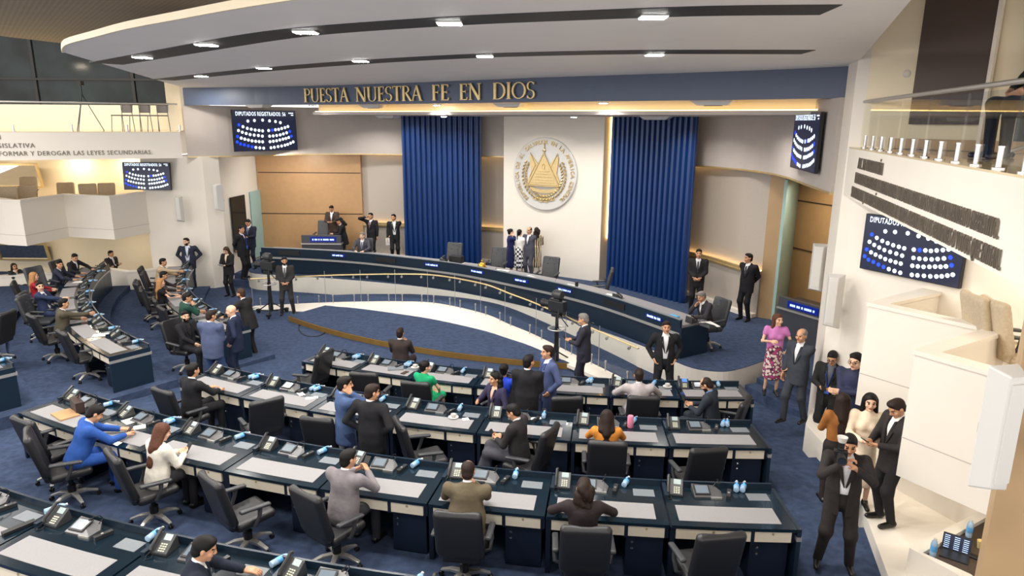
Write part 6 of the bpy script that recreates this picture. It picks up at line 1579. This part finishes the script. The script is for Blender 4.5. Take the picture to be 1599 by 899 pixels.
photo_camera(hd + f * .2 + Vector((-.105, .02, -.03)), 200, 'black camera with a round white flash diffuser held by the aiming photographer')
h5 = Vector(P56['L']); photo_camera(h5 + Vector((.06, -.12, -.02)), 170, 'black camera hanging at the arm of the photographer with the blue badge', False, -20)

# ---------------------------------------------------------------- empty chairs
for a_ in [(33, 657, TC, 28, 'black office chair at the left end of the third row, cut by the picture edge'), (326, 749, TC, 42, 'empty black office chair between the white jacket and the grey jacket'),
           (1128, 838, TC, 352, 'empty black office chair at the right end of the third row'), (1108, 703, TB_, 352, 'empty black office chair at the last desk of the second row'),
           (417, 626, TB_, 325, 'empty black office chair turned left, second row'), (493, 655, TB_, 12, 'black office chair mostly behind the blue suited man'),
           (622, 661, TB_, 66, 'empty black office chair turned right beside the black suited man'), (508, 551, TA, 292, 'black office chair turned left at the first front row desk'),
           (567, 584, TA, 8, 'empty black office chair at the second front row desk'), (886, 622, TA, 356, 'empty black office chair behind the slate blue suited man'),
           (222, 426, TA, 72, 'black office chair at the far end of the inner left block'), (214, 441, TA, 66, 'second empty black office chair of the inner left block'),
           (240, 467, TA, 58, 'empty black office chair between the blond woman and the man in green'),
           (95, 519, TB_, 40, 'empty black office chair nearest the aisle in the middle left block'), (12, 488, TC, 270, 'black office chair cut by the left picture edge, armrests visible')]:
    chair_top(*a_)
for a_ in [(711, 380, STAGE, 196, 'tufted chair at the presidium desk before the left fluted panel'), (781, 387, STAGE, 200, 'tufted chair left of the women before the emblem wall'),
           (862, 402, STAGE, 205, 'tufted chair right of the woman in stripes'), (957, 421, STAGE, 280, 'chair seen from the side before the right fluted panel'),
           (32, 464, TB_, 78, 'dark tufted office chair left of the smiling man'), (50, 418, .42, 110, 'dark tufted chair by the lower left parapet')]:
    o = chair_top(*a_, kind='tuft')
chair_top(508, 345, .84, 182, 'tall tufted chair behind the left podium', kind='tuft')
# beige gallery chairs
m = MB(); m.box(-18, -12.1, 21.9, 24.5, 2.2, 2.3); m.box(-18, -14.5, 22.4, 24.55, 2.2, 2.5); struct(m.build('floor_gallery_left_step', M['tile']))
m = MB(); m.prism([(5.75, 7.9), (5.9, 7.2), (7.1, 6.9), (7.0, 7.5), (6.3, 8.8)], 2.1, 2.45); struct(m.build('floor_gallery_right_step', M['tile']))
CH['beige'] = exec_chair('beige_armchair', True, M['beigefab'])
for k, a_ in enumerate([(102, 286, 2.3, 160, 'beige tufted gallery chair at the fold of the middle left parapet'), (136, 288, 2.3, 150, 'beige tufted gallery chair, left one of a pair'), (166, 287, 2.3, 165, 'beige tufted gallery chair nearest the left vote display'),
           (42, 291, 2.3, 165, 'beige tufted gallery chair below the mirror corner'), (12, 293, 2.3, 160, 'beige tufted gallery chair by the left picture edge'), (44, 277, 2.5, 165, 'beige gallery chair in the second line below the mirror')]):
    chair_top(*a_, kind='beige')
for k, (px, Y, lb) in enumerate([(1572, 7.75, 'beige gallery chair in the middle right gallery, the nearer wing'), (1606, 7.5, 'beige gallery chair in the middle right gallery by the picture edge')]):
    X, _, _ = D(px, 480, Y); chair(X, Y, 2.45, 95, lb, 'beige')
# slim chairs and a tripod in the upper left gallery
def side_chair(x, y, z, heading, label):
    e = empty('side_chair', (x, y, z), -R(heading), label, 'chair', 'side chairs in the upper left gallery')
    m = MB(); m.box(-.22, .22, -.2, .2, .43, .47); m.build('seat', M['brown'], e, bevel=.01)
    m = MB(); m.obox((0, -.22, .68), (.44, .03, .3), Matrix.Rotation(R(8), 3, 'X')); m.build('backrest', M['brown'], e, bevel=.012)
    for sx in (-1, 1):
        for sy in (-1, 1): m = MB(); m.tube([(sx * .2, sy * .18, .44 if sy > 0 else .8), (sx * .22, sy * .22, 0)], .011, 6); m.build('leg', M['black'], e)
for k, px in enumerate((190, 218, 246)):
    X, _, _ = D(px, 180, 21.6); side_chair(X, 21.6, 5.15, 200, 'brown side chair, %s of three in the upper left gallery' % ['leftmost', 'middle', 'rightmost'][k])
X, _, _ = D(135, 200, 21.0)
e = empty('camera_tripod', (X, 21.0, 5.15), 0, 'black tripod standing in the upper left gallery', 'tripod')
for k in range(3): a = 2.1 * k + .5; m = MB(); m.tube([(0, 0, 1.05), (.45 * math.cos(a), .45 * math.sin(a), 0)], .014, 6); m.build('leg', M['black'], e)
m = MB(); m.tube([(0, 0, 1.0), (0, 0, 1.3)], .02, 8); m.box(-.06, .06, -.08, .08, 1.3, 1.42); m.build('head', M['black'], e)

# ---------------------------------------------------------------- television cameras on pedestals
def tv_camera(x, y, z, heading, label, sc=1.0):
    e = empty('television_camera', (x, y, z), -R(heading), label, 'television camera')
    m = MB(); m.lathe([(.07, .12), (.06, .5), (.055, .5), (.05, .95), (.04, .95), (.035, 1.2)], n=14); m.build('pedestal_column', M['black'], e, smooth=False)
    for k in range(3):
        a = R(90 + 120 * k); c, s_ = math.cos(a), math.sin(a)
        m = MB(); m.tube([(0, 0, .38), (.42 * c, .42 * s_, .1)], .018, 6); m.tube([(0, 0, .12), (.42 * c, .42 * s_, .09)], .022, 6); lg = m.build('leg', M['plasticd'], e)
        m = MB(); m.lathe([(.055, -.025), (.06, 0), (.055, .025)], (.45 * c, .45 * s_, .06), 12, Matrix.Rotation(a, 3, 'Z') @ Matrix.Rotation(R(90), 3, 'X')); m.box(.45 * c - .05, .45 * c + .05, .45 * s_ - .05, .45 * s_ + .05, .06, .13); m.build('wheel', M['black'], lg)
    m = MB(); m.tube([(.2 * math.cos(a), .2 * math.sin(a), .92) for a in np.linspace(0, 2 * PI, 25)], .014, 6)
    for k in range(3): a = 2.1 * k; m.tube([(0, 0, .92), (.2 * math.cos(a), .2 * math.sin(a), .92)], .01, 5)
    m.build('steering_ring', M['silver'], e)
    m = MB(); m.box(-.07, .07, -.1, .12, 1.2, 1.3); m.box(-.05, .05, -.14, .16, 1.3, 1.34); m.build('pan_head', M['black'], e, bevel=.01)
    m = MB(); m.box(-.085, .085, -.22, .2, 1.34, 1.58); m.box(-.07, .07, -.1, .16, 1.58, 1.62); m.build('camera_body', M['plasticd'], e, bevel=.012)
    ry = Matrix.Rotation(R(-90), 3, 'X')
    m = MB(); m.lathe([(.075, .2), (.08, .34), (.095, .36), (.095, .42), (.0, .4)], (0, 0, 1.46), 16, ry); m.build('lens', M['black'], e, smooth=False)
    m = MB(); m.lathe([(.09, -.08), (.11, -.03), (.11, .1), (.08, .16), (.0, .17)], (0, -.05, 1.72), 14, ry); m.build('viewfinder', M['plastic'], e, smooth=True)
    m = MB(); m.tube([(.05, -.1, 1.26), (.18, -.5, 1.05), (.2, -.55, 1.05)], .014, 6); m.tube([(-.05, -.1, 1.26), (-.2, -.45, 1.1)], .014, 6); m.build('pan_bar', M['black'], e)
    m = MB(); m.tube([(-.08, -.1, 1.4), (-.2, -.15, 1.1), (-.14, -.05, .8), (-.04, 0, .6)], .01, 6); m.build('cable', M['black'], e)
    return e
X, Y = P(424, 491, 0); tv_camera(X, Y, 0, 290, 'television camera on a wheeled pedestal at the left of the ramp')
X, Y = P(868, 572, 0); tv_camera(X, Y, .0, 310, 'television camera on a pedestal beside the man with the lanyard')
ln = smooth_line([P(x, y, .006) for x, y in ((452, 492), (470, 500), (466, 512), (475, 523), (495, 525), (508, 518), (500, 508), (488, 500), (476, 494))], 5)
m = MB(); m.tube([(x, y, .01) for x, y in ln], .012, 6); tag(m.build('floor_cable', M['black']), 'looped black cable on the blue carpet by the left television camera', 'cable')
X, Y = P(648, 524, .125)
m = MB(); m.lathe([(.09, 0), (.09, .012), (.0, .014)], n=14); plain(m, 'floor_socket', 'silver', (X, Y, .112), 0, 'small round metal socket cover in the dais carpet', 'socket cover')
